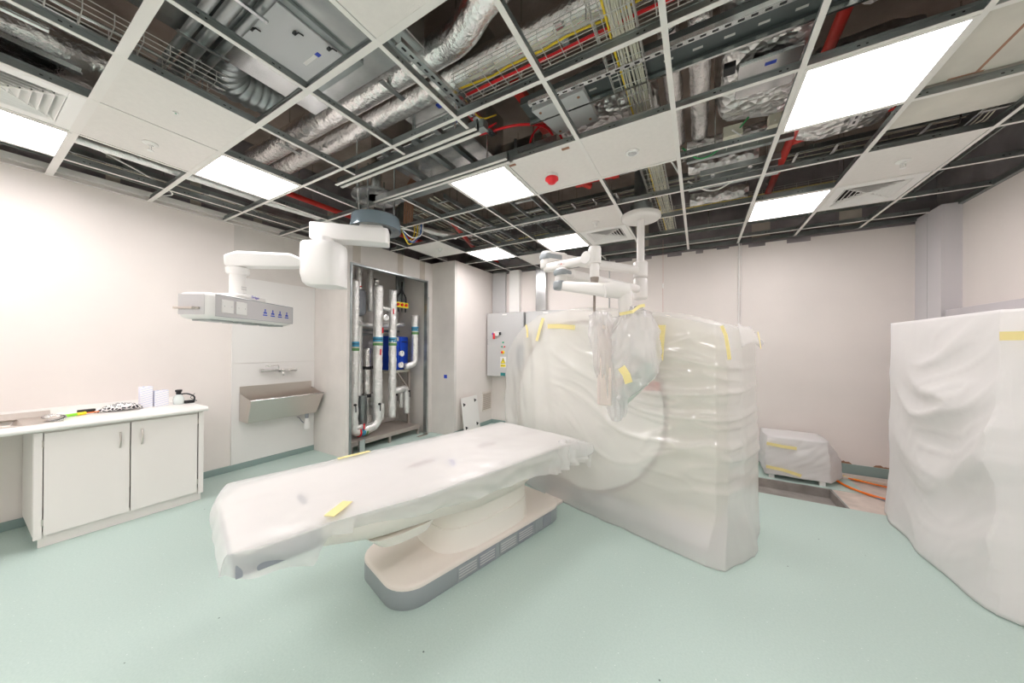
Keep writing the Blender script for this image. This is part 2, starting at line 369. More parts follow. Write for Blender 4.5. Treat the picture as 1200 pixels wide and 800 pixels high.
# pilasters and bright metal trunking at the far left corner of the back wall
st(MB().box((-3.18, YB - .10, 2.2), (-2.96, YB, ZC)).build('wall_pilaster', M['whitep'], loc=(-3.1, YB, 0)))
st(MB().box((-3.60, YB - .05, 2.2), (-3.30, YB, ZC)).build('wall_pilaster', M['grey'], loc=(-3.45, YB, 0), bevel=.004))
o = MB().box((-2.62, YB - .09, 2.2), (-2.42, YB - .001, ZC + .03)).build('metal_trunking', M['galv'], bevel=.006)
tag(o, 'tall shiny metal trunking running up the back wall behind the grey cabinets', 'trunking')
m = MB(); m.box((XL, 1.735, .07), (XL + .012, 2.698, 1.305)); m.box((XL, 1.735, 1.309), (XL + .012, 2.698, 2.37)); m.box((XL, 1.72, .07), (XL + .014, 1.735, 2.37))
o = m.build('wall_cladding', M['panel'], bevel=.002); tag(o, 'white washable cladding panel on the wall behind the steel trough sink', 'wall panel')
m = MB(); m.cyl((0.475, YB - .012, 0.2), (0.475, YB - .012, ZC), .010, 10); m.cyl((0.50, YB - .006, 0.2), (0.50, YB - .006, ZC), .004, 8)
for z in (1.2, 1.75, 2.3, 2.8): m.box((.455, YB - .02, z), (.495, YB, z + .015))
tag(m.build('wall_conduit', M['white'], smooth=40), 'thin white conduit running down the middle of the back wall', 'conduit')
m = MB(); m.cyl((-1.30, YB - .012, 1.2), (-1.30, YB - .012, ZC), .009, 10)
tag(m.build('wall_conduit', M['grey'], smooth=40), 'thin grey conduit on the back wall behind the white swing arms', 'conduit')

# ------------------------------------------------------------------ suspended ceiling grid
GX = lambda i: -.145 + .605 * i
GY = lambda j: .43 + .597 * j
grid = thing('ceiling_grid', 'white and grey metal ceiling grid of main runners and cross tees spanning the room', 'ceiling grid', (0, 2, ZC))
def tee(p0, p1, wd=.024, h=.042, nm='cross_tee', holes=True):
    p0, p1 = Vector(p0), Vector(p1); d = (p1 - p0).normalized(); sd = Vector((-d.y, d.x, 0))
    zo = .001 if abs(d.y) > .5 else .0018
    m = MB(); m.bar(p0 + Vector((0, 0, zo)), p1 + Vector((0, 0, zo)), wd, .003)
    m.cur = 1; m.bar(p0 + Vector((0, 0, h / 2 + .002)), p1 + Vector((0, 0, h / 2 + .002)), .003, h); m.bar(p0 + Vector((0, 0, h)), p1 + Vector((0, 0, h)), .009, .012)
    m.cur = 2; L = (p1 - p0).length; k = .15
    while L > .5 and k < L:
        c = p0 + d * k + Vector((0, 0, .026)); m.bar(c - d * .006, c + d * .006, .0055, .006); m.bar(c + d * .03 - d * .004, c + d * .03 + d * .004, .0055, .006); k += .3
    m.build(nm, [M['tee'], M['galvd'], M['black']], grid)
yl = YB - .01
for i in range(-7, 5):
    x = GX(i)
    if x > XR - .1: continue
    y0 = -.8; y1 = 5.10 if x > 2.05 else yl
    if i <= -6: y1 = 2.68 if x < RX else yl
    if x < -3.62 and x > RX: y1 = 4.3
    wd = .028 if i in (0, 1, 2, -1) else .024
    if i in (-2, -3, -4):      # runners stop at the pair of ceiling rails
        tee((x, y0, ZC), (x, 1.735, ZC), wd, nm='main_runner'); tee((x, 2.235, ZC), (x, y1, ZC), .02, nm='main_runner')
    else:
        tee((x, y0, ZC), (x, y1, ZC), wd, .05, nm='main_runner')
for j in range(-2, 9):
    y = GY(j); x0 = XL + .01; x1 = XR - .01
    if y > 2.7: x0 = RX
    if y > 4.3: x0 = -3.62
    if j == 8 : x1 = 2.12
    wd = .044 if j == 0 else (.034 if j == 1 else .024)
    if j == 3:
        tee((-4.9, y, ZC), (-2.95, y, ZC)); tee((-1.28, y, ZC), (x1, y, ZC))
    else: tee((x0, y, ZC), (x1, y, ZC), wd, .05 if j < 3 else .042)
rails = []
for k, (y, lab) in enumerate(((1.775, 'white twin-flange ceiling rail, the one nearer the foil pipes'), (2.175, 'white twin-flange ceiling rail running along the big square light beside the red alarm'))):
    r = thing('ceiling_rail', lab, 'rail', (-2.07, y, ZC - .02), 'ceiling rails')
    m = MB(); m.box((-2.86, y - .038, ZC - .012), (-1.30, y - .012, ZC - .006)); m.box((-2.86, y + .012, ZC - .012), (-1.30, y + .038, ZC - .006))
    m.build('flange', M['tee'], r, bevel=.001)
    m = MB(); m.box((-2.86, y - .014, ZC - .006), (-1.30, y - .010, ZC + .06)); m.box((-2.86, y + .010, ZC - .006), (-1.30, y + .014, ZC + .06)); m.box((-2.86, y - .014, ZC + .056), (-1.30, y + .014, ZC + .06))
    m.build('channel', M['galvd'], r)
    for x in (-2.6, -1.5):
        m = MB(); m.cyl((x, y, ZC + .05), (x, y, ZS), .006, 8); m.build('hanger_rod', M['galv'], r)

def tile(i, j, label, i2=None):
    x0, x1, y0, y1 = GX(i) + .013, GX(i + 1) - .013, GY(j) + .013, GY(j + 1) - .013
    return tag(MB().box((x0, y0, ZC + .002), (x1, y1, ZC + .02)).build('ceiling_tile', M['tile'], bevel=.003), label, 'ceiling tile', 'ceiling tiles')
tile(-5, 0, 'white ceiling tile with a small green lamp in the block of two tiles at left')
tile(-6, 0, 'white ceiling tile holding a sprinkler, between two open bays near the left wall')
tile(-2, 0, 'plain white ceiling tile at the top edge of the photo beside the duct hatch')
at_ = tile(-2, 3, 'white ceiling tile carrying the red fire alarm sounder')
for (x, y) in ((-.86, 2.262), (-1.31, 2.262)): MB().box((x - .028, y - .010, ZC - .004), (x + .028, y + .010, ZC + .004)).build('tile_clip', M['copper'], at_)
tile(-1, 3, 'white ceiling tile with a round detector cap, next to the red alarm tile')
tile(-2, 5, 'white ceiling tile with a sprinkler, in front of the square grille near the swing arms')
tile(2, 5, 'white ceiling tile with a sprinkler, in front of the square grille at far right')
tile(-6, 5, 'lone white ceiling tile above the boxed wall corner')

tile(-4, 7, 'white ceiling tile behind the far light beside the metal trunking')
# diffuser tiles: white metal plate with angled louvre quadrants
def diffuser(i, j, label):
    cx, cy = (GX(i) + GX(i + 1)) / 2, (GY(j) + GY(j + 1)) / 2
    t = thing('air_diffuser', label, 'air vent', (cx, cy, ZC), 'ceiling air diffusers')
    a = .285; b = .215
    m = MB()
    for x0, y0, x1, y1 in ((-a, -a, a, -b), (-a, b, a, a), (-a, -b, -b, b), (b, -b, a, b)): m.box((cx + x0, cy + y0, ZC + .001), (cx + x1, cy + y1, ZC + .012))
    m.build('face_plate', M['whitep'], t, bevel=.002)
    MB().box((cx - b, cy - b, ZC + .05), (cx + b, cy + b, ZC + .055)).build('backing', M['dark'], t)
    for q in range(4):
        R_ = Matrix.Translation((cx, cy, 0)) @ Matrix.Rotation(q * PI / 2, 4, 'Z'); m = MB(R_)
        for k in range(6):
            d = .035 + k * .0355; wl = d - .004
            # blade: sloping strip with real thickness, across the quadrant at distance d from the centre
            p = [(-wl, d, ZC + .002), (wl, d, ZC + .002), (wl + .0, d - .030, ZC + .030), (-wl - .0, d - .030, ZC + .030)]
            th = .0035
            i0 = [m.P(v) for v in p]; i1 = [m.P((v[0], v[1] - th, v[2])) for v in p]
            m.F(*i0); m.F(*reversed(i1))
            for e in range(4): m.F(i0[e], i1[e], i1[(e + 1) % 4], i0[(e + 1) % 4])
        m.build('louvre', M['whitep'], t)
    m = MB()
    for s1, s2 in ((1, 1), (1, -1), (-1, 1), (-1, -1)): m.bar((cx, cy, ZC + .004), (cx + s1 * b, cy + s2 * b, ZC + .004), .004, .005)
    m.build('corner_mitre', M['whitep'], t); return t
diffuser(-6, -1, 'square louvred air diffuser at the left edge of the ceiling beside the left light')
diffuser(-2, 6, 'square louvred air diffuser above the white swing arms')
diffuser(2, 6, 'square louvred air diffuser at the far right of the ceiling')
# light panels
def lamp(i, j, label=None):
    cx, cy = (GX(i) + GX(i + 1)) / 2, (GY(j) + GY(j + 1)) / 2
    t = thing('ceiling_light', label, 'ceiling light', (cx, cy, ZC), 'square ceiling lights'); a = .290; b = .274
    m = MB()
    for x0, y0, x1, y1 in ((-a, -a, a, -b), (-a, b, a, a), (-a, -b, -b, b), (b, -b, a, b)): m.box((cx + x0, cy + y0, ZC - .004), (cx + x1, cy + y1, ZC + .02))
    m.build('frame', M['tee'], t)
    MB().box((cx - b, cy - b, ZC + .001), (cx + b, cy + b, ZC + .004)).build('lit_diffuser', M['light'], t)
    MB().box((cx - a, cy - a, ZC + .021), (cx + a, cy + a, ZC + .06)).build('housing', M['galvd'], t)
lamp(1, 3, 'large lit square ceiling light nearest the camera at upper right')
lamp(1, 6, 'lit square ceiling light at far right beside the louvred vent')
lamp(-3, 3, 'lit square ceiling light in the middle, next to the red alarm tile')
lamp(-3, 6, 'lit square ceiling light directly behind the white swing arms')
lamp(-5, 6, 'small far lit ceiling light above the boxed wall corner')
lamp(-6, 1, 'lit square ceiling light over the left wall beside the two white tiles')
lamp(-7, -1, 'lit square ceiling light cut by the left edge of the photo')
for k, (i, j) in enumerate(((1, 0), (1, -3), (-3, -3), (-7, -3), (-1, -3), (-5, -3))):  # out-of-view panels added to brighten the walls and the scanner front
    lamp(i, j, ['lit square ceiling light overhead at right, ahead of the camera', 'lit square ceiling light behind the camera at right', 'lit square ceiling light behind the camera in the middle', 'lit square ceiling light behind the camera at far left', 'lit square ceiling light behind the camera, second from the right', 'lit square ceiling light behind the camera, second from the left'][k])
# sprinklers, detector, alarm, tell-tale
def sprinkler(x, y, label):
    t = thing('sprinkler_head', label, 'sprinkler', (x, y, ZC - .05), 'ceiling sprinklers')
    MB().lathe([(.042, .05), (.042, .047), (.028, .040), (.016, .036), (.014, .030)], (x, y, ZC - .05)).build('rose', M['whitep'], t, smooth=40)
    m = MB(); m.cyl((x, y, ZC - .022), (x, y, ZC - .045), .007, 12); m.tube([(x - .014, y, ZC - .024), (x - .016, y, ZC - .036), (x, y, ZC - .05)], .0025, 6); m.tube([(x + .014, y, ZC - .024), (x + .016, y, ZC - .036), (x, y, ZC - .05)], .0025, 6)
    m.lathe([(.003, 0), (.018, .001), (.018, .003), (.003, .004)], (x, y, ZC - .054)); m.build('frame_arms', M['whitep'], t, smooth=40)
    MB().cyl((x, y, ZC - .03), (x, y, ZC - .046), .004, 8).build('glass_bulb', M['redp'], t, smooth=40)
sprinkler(GX(-6) + .30, GY(0) + .30, 'small white sprinkler head with a red bulb, on the tile by the left wall')
sprinkler(GX(-2) + .30, GY(5) + .36, 'small white sprinkler head hanging near the swing arms')
sprinkler(GX(2) + .30, GY(5) + .28, 'small white sprinkler head with a red bulb, on the far right tile')
sprinkler(GX(-6) + .38, GY(5) + .28, 'tiny white sprinkler on the lone far tile above the boxed corner')
x, y = GX(-2) + .26, GY(3) + .34
t = thing('fire_alarm_sounder', 'red round fire alarm sounder with white base hanging from a ceiling tile', 'alarm', (x, y, ZC - .07))
MB().lathe([(.052, .07), (.055, .055), (.050, .045)], (x, y, ZC - .07)).build('base', M['whitep'], t, smooth=40)
MB().lathe([(.05, .05), (.056, .044), (.056, .030), (.046, .022), (.036, .012), (.03, .002), (.02, -.004), (.004, -.006)], (x, y, ZC - .07)).build('red_horn', M['redp'], t, smooth=50)
x, y = GX(-1) + .31, GY(3) + .33
t = thing('smoke_detector', 'flat round white detector cap on the ceiling tile right of the alarm', 'detector', (x, y, ZC - .012))
MB().lathe([(.048, .012), (.046, .006), (.036, .004), (.034, .004)], (x, y, ZC - .012)).build('rim', M['whitep'], t, smooth=40)
MB().lathe([(.032, .006), (.030, 0), (.002, -.003)], (x, y, ZC - .012)).build('cap', M['grey'], t, smooth=40)
x, y = GX(-5) + .30, GY(0) + .28
t = thing('indicator_lamp', 'tiny indicator with a green lens on the left ceiling tile', 'indicator', (x, y, ZC - .006))
MB().lathe([(.014, .006), (.013, .001), (.006, 0)], (x, y, ZC - .006)).build('bezel', M['whitep'], t, smooth=40)
MB().lathe([(.005, .003), (.004, -.002), (.001, -.003)], (x, y, ZC - .006)).build('green_lens', M['led'], t, smooth=40)
# plasterboard soffit closing the bays at upper right, with a cracked joint
m = MB(); m.box((1.09, 1.2, ZC + .055), (1.30, 2.80, ZC + .075)); m.box((1.306, 1.2, ZC + .055), (XR - .02, 2.80, ZC + .075)); m.box((1.09, 2.83, ZC + .055), (XR - .02, 3.24, ZC + .075))
tag(m.build('soffit_board', mat('dusty_board', (0.66, 0.62, 0.56), 0.9, var=0.12, vscale=3), bevel=.002), 'dusty pale boards lying above the grid at upper right beside the large light', 'board')
m = MB(); m.box((1.296, 1.2, ZC + .0545), (1.311, 2.79, ZC + .058)); m.box((1.20, 2.785, ZC + .0545), (1.33, 2.80, ZC + .058)); m.box((1.5, 2.76, ZC + .0545), (2.1, 2.80, ZC + .058))
tag(m.build('board_joint', M['copper']), 'brown stained open joint between the pale boards at upper right', 'joint')

# ------------------------------------------------------------------ services in the ceiling void
def hang(mb, x, y, z, r=.005): mb.cyl((x, y, z), (x, y, ZS), r, 8)
def crinkle(pts, r, n=22, amp=.012, sc=14, seed=0):
    """foil wrapped pipe: rings with small random dents"""
    pts = [Vector(p) for p in pts]; L = []
    for a, b in zip(pts, pts[1:]):
        k = max(1, int((b - a).length / .035)); L += [a.lerp(b, i / k) for i in range(k)]
    L.append(pts[-1]); m = MB(); m.tube(L, r, n)
    for i, v in enumerate(m.v):
        q = noise.noise(v * sc + Vector((seed, 0, 0))) + .5 * noise.noise(v * sc * 2.7)
        c = min(L, key=lambda p: (p - v).length_squared); d = (v - c)
        if d.length > 1e-5: m.v[i] = v + d.normalized() * q * amp
    return m
def foil_pipe(pts, r, label, name='foil_wrapped_pipe', group='foil wrapped pipes overhead', seed=0, amp=.0022, mt='foil', bands=()):
    z = min(p[2] for p in pts); t = thing(name, label, 'pipe', (pts[0][0], pts[0][1], z - r), group)
    crinkle(pts, r, amp=amp, seed=seed).build('foil_jacket', M[mt], t, smooth=True)
    for (x, y, z) in bands: m = MB(); hang(m, x, y, z); m.box((x - .02, y - r * 1.1, z - r - .006), (x + .02, y + r * 1.1, z - r)); m.build('hanger', M['galv'], t)
    return t
foil_pipe(bend([(-4.0, 1.57, 3.45), (-1.28, 1.57, 3.45), (-1.02, 1.47, 3.50), (-.3, 1.47, 3.55)], .12), .092, 'silver foil-wrapped pipe with a kink, the upper of the two running side by side', seed=1, bands=[(-1.9, 1.57, 3.45), (-3.3, 1.57, 3.45)])
foil_pipe([(-4.0, 1.79, 3.45), (.10, 1.79, 3.45)], .088, 'straight silver foil-wrapped pipe, the lower of the two running side by side', seed=2, bands=[(-2.4, 1.79, 3.45), (-.7, 1.79, 3.45)])
foil_pipe([(-.005, 2.03, 3.36), (-.005, 3.2, 3.36)], .062, 'short silver foil-wrapped duct between the tray and the cable runs at right of centre', seed=3, amp=.006)
foil_pipe([(-.17, 2.05, 3.42), (-.17, 3.3, 3.42)], .06, 'foil-wrapped duct just behind the middle ceiling runner', seed=4)
foil_pipe(bend([(-4.13, .3, 3.10), (-4.10, 1.7, 3.10), (-4.0, 2.66, 3.10)], .1), .035, 'thin white foil-wrapped pipe above the left light near the left wall', seed=5, mt='foilw', amp=.004)
foil_pipe(bend([(-3.45, 2.75, 3.09), (-3.2, 3.2, 3.09), (-3.0, 3.6, 3.10)], .1), .04, 'short crumpled foil pipe above the open riser', seed=15, mt='foilw', amp=.006)
for q, (y, z) in enumerate(((3.25, 3.28), (3.62, 3.3), (4.3, 3.25))):
    foil_pipe([(-.1 - .0 * q, y, z), (.45, y, z)], .065, ['foil-wrapped branch pipe crossing behind the middle runner, nearest of the three', 'foil-wrapped branch pipe crossing behind the middle runner, middle of the three', 'foil-wrapped branch pipe crossing behind the middle runner, farthest of the three'][q], seed=6 + q, amp=.010, mt='foilc')
# big foil clad ducts
def crump_box(a, b, n=14, amp=.05, seed=0, rr=.35):
    """box duct under loosely wrapped foil"""
    m = MB(); cx, cy, cz = [(a[i] + b[i]) / 2 for i in range(3)]; hx, hy, hz = [(b[i] - a[i]) / 2 for i in range(3)]
    nn = 30; ks = 26; rings = []
    for i in range(ks + 1):
        y = a[1] + (b[1] - a[1]) * i / ks; ring = []
        for k in range(nn):
            t = 2 * PI * k / nn; c, s_ = cos(t), sin(t); e = rr
            x_ = hx * math.copysign(abs(c) ** e, c); z_ = hz * math.copysign(abs(s_) ** e, s_)
            p = Vector((cx + x_, y, cz + z_)); q = noise.noise(p * 5 + Vector((seed, 0, 0))) + .6 * abs(noise.noise(p * 13)) + .3 * noise.noise(p * 25)
            ring.append(p + Vector((c, 0, s_)) * amp * q)
        rings.append(ring)
    m.loft(rings); return m
t = thing('foil_clad_duct', 'large duct loosely wrapped in crumpled shiny foil with a grey hatch plate', 'duct', (.33, 2.3, 3.25))
crump_box((.12, 1.55, 3.27), (.56, 3.0, 3.75), seed=3).build('foil_jacket', M['foilc'], t, smooth=True)
MB().box((.2, 2.36, 3.225), (.50, 2.66, 3.245)).build('hatch_plate', M['galv'], t, bevel=.003)
MB().box((.33, 2.40, 3.2235), (.385, 2.425, 3.2255)).build('blue_sticker', M['bluem'], t)
MB().box((.12, 2.30, 3.20), (.18, 2.37, 3.235)).build('black_box', M['black'], t, bevel=.004)
t = thing('foil_clad_duct', 'crumpled foil-wrapped duct beside the red pipe above the large light', 'duct', (.85, 2, 3.25))
crump_box((.70, 1.3, 3.30), (.98, 2.3, 3.7), seed=9).build('foil_jacket', M['foilc'], t, smooth=True)
t = thing('foil_clad_duct', 'foil-wrapped duct seen behind the large light at right', 'duct', (.85, 3.2, 3.2))
crump_box((.66, 2.95, 3.24), (1.2, 3.5, 3.6), seed=12, amp=.04).build('foil_jacket', M['foilc'], t, smooth=True)
t = thing('foil_clad_duct', 'dark crumpled foil duct in the open bay at the upper left corner', 'duct', (-3.5, 0, 3.2))
crump_box((-3.75, -.75, 3.18), (-3.22, .55, 3.55), seed=15, amp=.03, rr=.7).build('foil_jacket', M['foil'], t, smooth=True)
t = thing('foil_clad_duct', 'crumpled foil lagging beside the grey steel plate', 'duct', (-.5, 2.6, 3.25))
crump_box((-1.05, 2.38, 3.26), (-.30, 2.75, 3.6), seed=21, amp=.06).build('foil_jacket', M['foilc'], t, smooth=True)
t = thing('foil_clad_duct', 'foil lagging behind the red pipe junction', 'duct', (-.75, 3.1, 3.25))
crump_box((-.98, 2.86, 3.28), (-.5, 3.35, 3.6), seed=25, amp=.05).build('foil_jacket', M['foilc'], t, smooth=True)
# galvanised sheet ducts
def duct(a, b, label, seams=(), ax=0, group=None):
    t = thing('sheet_metal_duct', label, 'duct', ((a[0] + b[0]) / 2, (a[1] + b[1]) / 2, a[2]), group)
    MB().box(a, b).build('casing', M['galv'], t, bevel=.006)
    for s_ in seams: MB().box((s_ - .012, a[1] - .012, a[2] - .012), (s_ + .012, b[1] + .012, b[2] + .01)).build('seam_flange', M['galvd'], t, bevel=.002)
    return t
d1 = duct((-2.56, .15, 3.30), (-1.42, 1.40, 3.80), 'big galvanised duct with a square access hatch, top left of centre', seams=(-1.55,))
h = MB().box((-2.30, .80, 3.272), (-1.86, 1.235, 3.29)).build('access_hatch', mat('hatch_plate', (0.62, 0.62, 0.63), 0.5, 0.4), d1, bevel=.004)
m = MB()
for a, b in (((-2.345, .755, 3.282), (-1.815, .80, 3.30)), ((-2.345, 1.235, 3.282), (-1.815, 1.28, 3.30)), ((-2.345, .80, 3.282), (-2.30, 1.235, 3.30)), ((-1.86, .80, 3.282), (-1.815, 1.235, 3.30))): m.box(a, b)
m.build('hatch_frame', M['galvd'], d1, bevel=.003)
for (x, y) in ((-2.13, .82), (-1.95, .95), (-1.88, 1.10), (-2.27, 1.0)):
    m = MB(); m.tube([(x, y, 3.262), (x + .02, y + .01, 3.268), (x + .03, y + .03, 3.262)], .004, 6); m.box((x - .012, y - .008, 3.262), (x + .012, y + .008, 3.272)); m.build('hatch_catch', M['black'], h)
MB().box((-2.12, 1.08, 3.2705), (-2.0, 1.10, 3.2725)).build('paper_label', M['whitep'], h); MB().box((-1.995, 1.08, 3.2705), (-1.965, 1.105, 3.2725)).build('blue_label', M['bluem'], h)
duct((-1.40, .3, 3.36), (-.5, 1.2, 3.85), 'galvanised duct crossing above the foil pipes at top centre', seams=(-1.1, -.8))
duct((-2.70, 2.05, 3.34), (-1.7, 2.75, 3.8), 'wide galvanised duct above the pair of ceiling rails', seams=(-2.2,))
duct((-1.98, 2.82, 3.30), (-1.3, 3.32, 3.6), 'galvanised duct behind the middle light', seams=(-1.6,))
duct((-2.2, 1.86, 3.48), (-1.3, 2.05, 3.8), 'dull galvanised duct beside the lower foil pipe')
duct((.62, .9, 3.62), (1.5, 1.9, 3.95), 'dark galvanised duct above the large light at upper right')
duct((1.2, 3.3, 3.25), (2.1, 3.42, 3.6), 'low galvanised duct behind the dusty boards')
# flexible corrugated duct
t = thing('flexible_duct', 'dark ribbed flexible duct curving off the end of the big galvanised duct', 'duct', (-2.8, 1.1, 3.3))
pts = bend([(-2.52, .86, 3.50), (-2.95, .90, 3.48), (-3.0, 1.32, 3.56)], .3, 14); m = MB()
L = []
for a, b in zip(pts, pts[1:]):
    k = max(1, int((b - a).length / .018)); L += [a.lerp(b, i / k) for i in range(k)]
m.tube(L, [.155 + (.014 if i % 3 == 0 else 0) for i in range(len(L))], 32); m.build('ribbed_hose', M['galvd'], t, smooth=True)
# steel pipes under the duct
for q, (y, r, z) in enumerate(((.64, .022, 3.24), (.71, .03, 3.25), (.79, .022, 3.26))):
    o = MB().cyl((-2.85, y, z), (-1.3, y, z), r, 14).build('steel_pipe', M['galvd'], smooth=40)
    tag(o, ['steel pipe under the hatch duct, nearest the left wall side', 'thicker middle steel pipe under the hatch duct', 'thin steel pipe closest to the duct hatch'][q], 'pipe', 'steel pipes under the duct')
for x, l_ in ((-2.42, 'small bracket clamping the steel pipes, nearer the flexible duct'), (-1.95, 'small bracket clamping the steel pipes, under the duct hatch')): tag(MB().bar((x, .60, 3.212), (x, .82, 3.212), .018, .012).build('pipe_bracket', M['galv']), l_, 'bracket', 'pipe brackets')
# slotted struts
def strut(p0, p1, label, wd=.041, face='z', group='slotted steel struts'):
    p0, p1 = Vector(p0), Vector(p1); d = (p1 - p0).normalized(); m = MB()
    m.bar(p0, p1, wd, .004); sd = d.cross(Vector((0, 0, 1))).normalized()
    for s_ in (-1, 1): m.bar(p0 + sd * s_ * wd / 2 + Vector((0, 0, .012)), p1 + sd * s_ * wd / 2 + Vector((0, 0, .012)), .003, .026)
    m.cur = 1; k = .04; L = (p1 - p0).length
    while k < L - .03:
        c = p0 + d * k; m.bar(c - d * .014 - Vector((0, 0, .0021)), c + d * .014 - Vector((0, 0, .0021)), .013, .001); k += .055
    o = m.build('slotted_strut', [M['galv'], M['black']]); tag(o, label, 'strut', group); return o
strut((-1.46, 1.24, 3.22), (-1.41, 2.14, 3.20), 'slotted steel strut crossing under both foil pipes', .05)
strut((-1.02, 1.98, 3.19), (1.6, 1.98, 3.19), 'slotted steel strut edging the dark cable tray', .03)
strut((.9, 2.85, 3.12), (.92, 3.15, 3.1), 'short slotted strut hanging just behind the large light')
strut((-3.22, -.1, 3.16), (-3.12, .38, 3.10), 'short slotted strut in the upper left bay')
strut((-2.98, .02, 3.14), (-2.78, .12, 3.14), 'slotted strut under the wire basket at upper left')
strut((-2.95, 2.95, 3.10), (-1.35, 2.95, 3.10), 'slotted strut crossing behind the second rail')
strut((-2.9, 3.75, 3.12), (-1.0, 3.75, 3.12), 'slotted strut crossing above the far tiles, in line with the swing arm mount')
strut((-2.7, 4.8, 3.12), (-.9, 4.8, 3.12), 'slotted strut near the back wall over the trunking')
# dark slotted cable tray
t = thing('cable_tray', 'wide dark slotted cable tray crossing the ceiling right of centre', 'cable tray', (.3, 2.1, 3.2))
m = MB(); m.box((-1.1, 2.0, 3.235), (1.9, 2.16, 3.239)); m.box((-1.1, 2.0, 3.239), (1.9, 2.004, 3.285)); m.box((-1.1, 2.156, 3.20), (1.9, 2.16, 3.285)); m.build('tray_floor', M['tray'], t)
m = MB(); k = -1.0
while k < 1.85: m.box((k, 2.03, 3.2335), (k + .05, 2.045, 3.2352)); m.box((k + .06, 2.10, 3.2335), (k + .11, 2.115, 3.2352)); k += .15
m.build('slots', M['wire'], t, kind='stuff')
MB().box((-1.1, 2.152, 3.19), (1.9, 2.166, 3.215)).build('edge_rail', M['galv'], t)
for x in (-.35, .62):
    m = MB(); m.box((x, 2.0, 3.215), (x + .035, 2.17, 3.222)); m.build('ladder_bracket', M['galv'], t)
# wire baskets
def basket(p0, p1, wd, ht, label, cables=(), group='wire cable baskets', rw=.0025):
    p0, p1 = Vector(p0), Vector(p1); d = (p1 - p0).normalized(); sd = d.cross(Vector((0, 0, 1))).normalized(); up = Vector((0, 0, 1)); L = (p1 - p0).length
    t = thing('wire_basket', label, 'cable basket', tuple((p0 + p1) / 2), group); m = MB(); n = max(3, int(wd / .05) + 1)
    for k in range(n):
        o = sd * (-wd / 2 + wd * k / (n - 1)); m.tube([p0 + o, p1 + o], rw, 5)
    for s_ in (-1, 1):
        for h_ in (ht * .5, ht): m.tube([p0 + sd * s_ * wd / 2 + up * h_, p1 + sd * s_ * wd / 2 + up * h_], rw, 5)
    k = .02
    while k < L:
        c = p0 + d * k; m.tube([c - sd * wd / 2 + up * ht, c - sd * wd / 2, c + sd * wd / 2, c + sd * wd / 2 + up * ht], rw, 5); k += .10
    m.build('wire_mesh', M['wire'], t)
    k = .4
    while k < L: c = p0 + d * k - sd * wd * .6; MB().cyl(c, (c.x, c.y, ZS), .004, 6).build('hanger_rod', M['galv'], t); k += 1.2
    for q, (off, r, mt, nm, wob, cnt) in enumerate(cables):
        m = MB(); rr_ = random.Random(q + 5)
        for c in range(cnt):
            o0 = off + (c - (cnt - 1) / 2) * r * 2.1; pts = []
            for i in range(13):
                l = L * i / 12; pts.append(p0 + d * l + sd * (o0 + rr_.uniform(-wob, wob)) + up * (r + .004 + rr_.uniform(0, .6) * r))
            m.tube(pts, r, 7)
        m.build(nm, M[mt], t, smooth=True)
basket((-1.42, 1.74, 3.27), (.08, 1.74, 3.27), .20, .05, 'wire basket carrying a red and a yellow cable across the ceiling centre',
       [(-.06, .012, 'redp', 'red_cable', .001, 1), (.01, .007, 'yellow', 'yellow_cable', .015, 1), (.055, .004, 'cablew', 'pale_cables', .01, 4)])
basket((-.385, 1.2, 3.19), (-.385, 5.2, 3.19), .20, .05, 'wire basket full of pale cables with one yellow, running towards the back wall',
       [(.03, .0045, 'cablew', 'pale_cables', .006, 12), (-.03, .006, 'yellow', 'yellow_cable', .006, 1)])
basket((-2.72, -.8, 3.16), (-2.66, .88, 3.16), .16, .06, 'empty-ended wire basket at upper left beside a flat grey trunking', [(.0, .010, 'galv', 'steel_tube', .001, 1)])
basket((-3.5, 4.75, 3.31), (1.9, 4.75, 3.31), .20, .05, 'wire basket with pale and yellow cables near the back wall', [(.0, .005, 'cablew', 'pale_cables', .02, 8), (.06, .006, 'yellow', 'yellow_cable', .01, 1)])
basket((.5, 3.05, 3.12), (-.14, 3.05, 3.12), .12, .04, 'short wire basket beside the foil branches right of the middle runner', [(0, .006, 'cablew', 'pale_cables', .01, 3)])
t = tag(MB().box((-2.98, -.8, 3.22), (-2.84, .74, 3.235)).build('flat_trunking', M['galv'], bevel=.003), 'flat grey trunking beside the wire basket at upper left', 'trunking')
m = MB(); m.cyl((-2.94, -.8, 3.14), (-2.90, .25, 3.14), .012, 10); tag(m.build('steel_tube', M['steelb'], smooth=40), 'bright steel tube in the open bay at the top left', 'pipe')
m = MB(); m.box((-3.42, .02, 3.07), (-3.30, .045, 3.10)) ; m.cyl((-3.30, .03, 3.08), (-3.02, .12, 3.08), .014, 10)
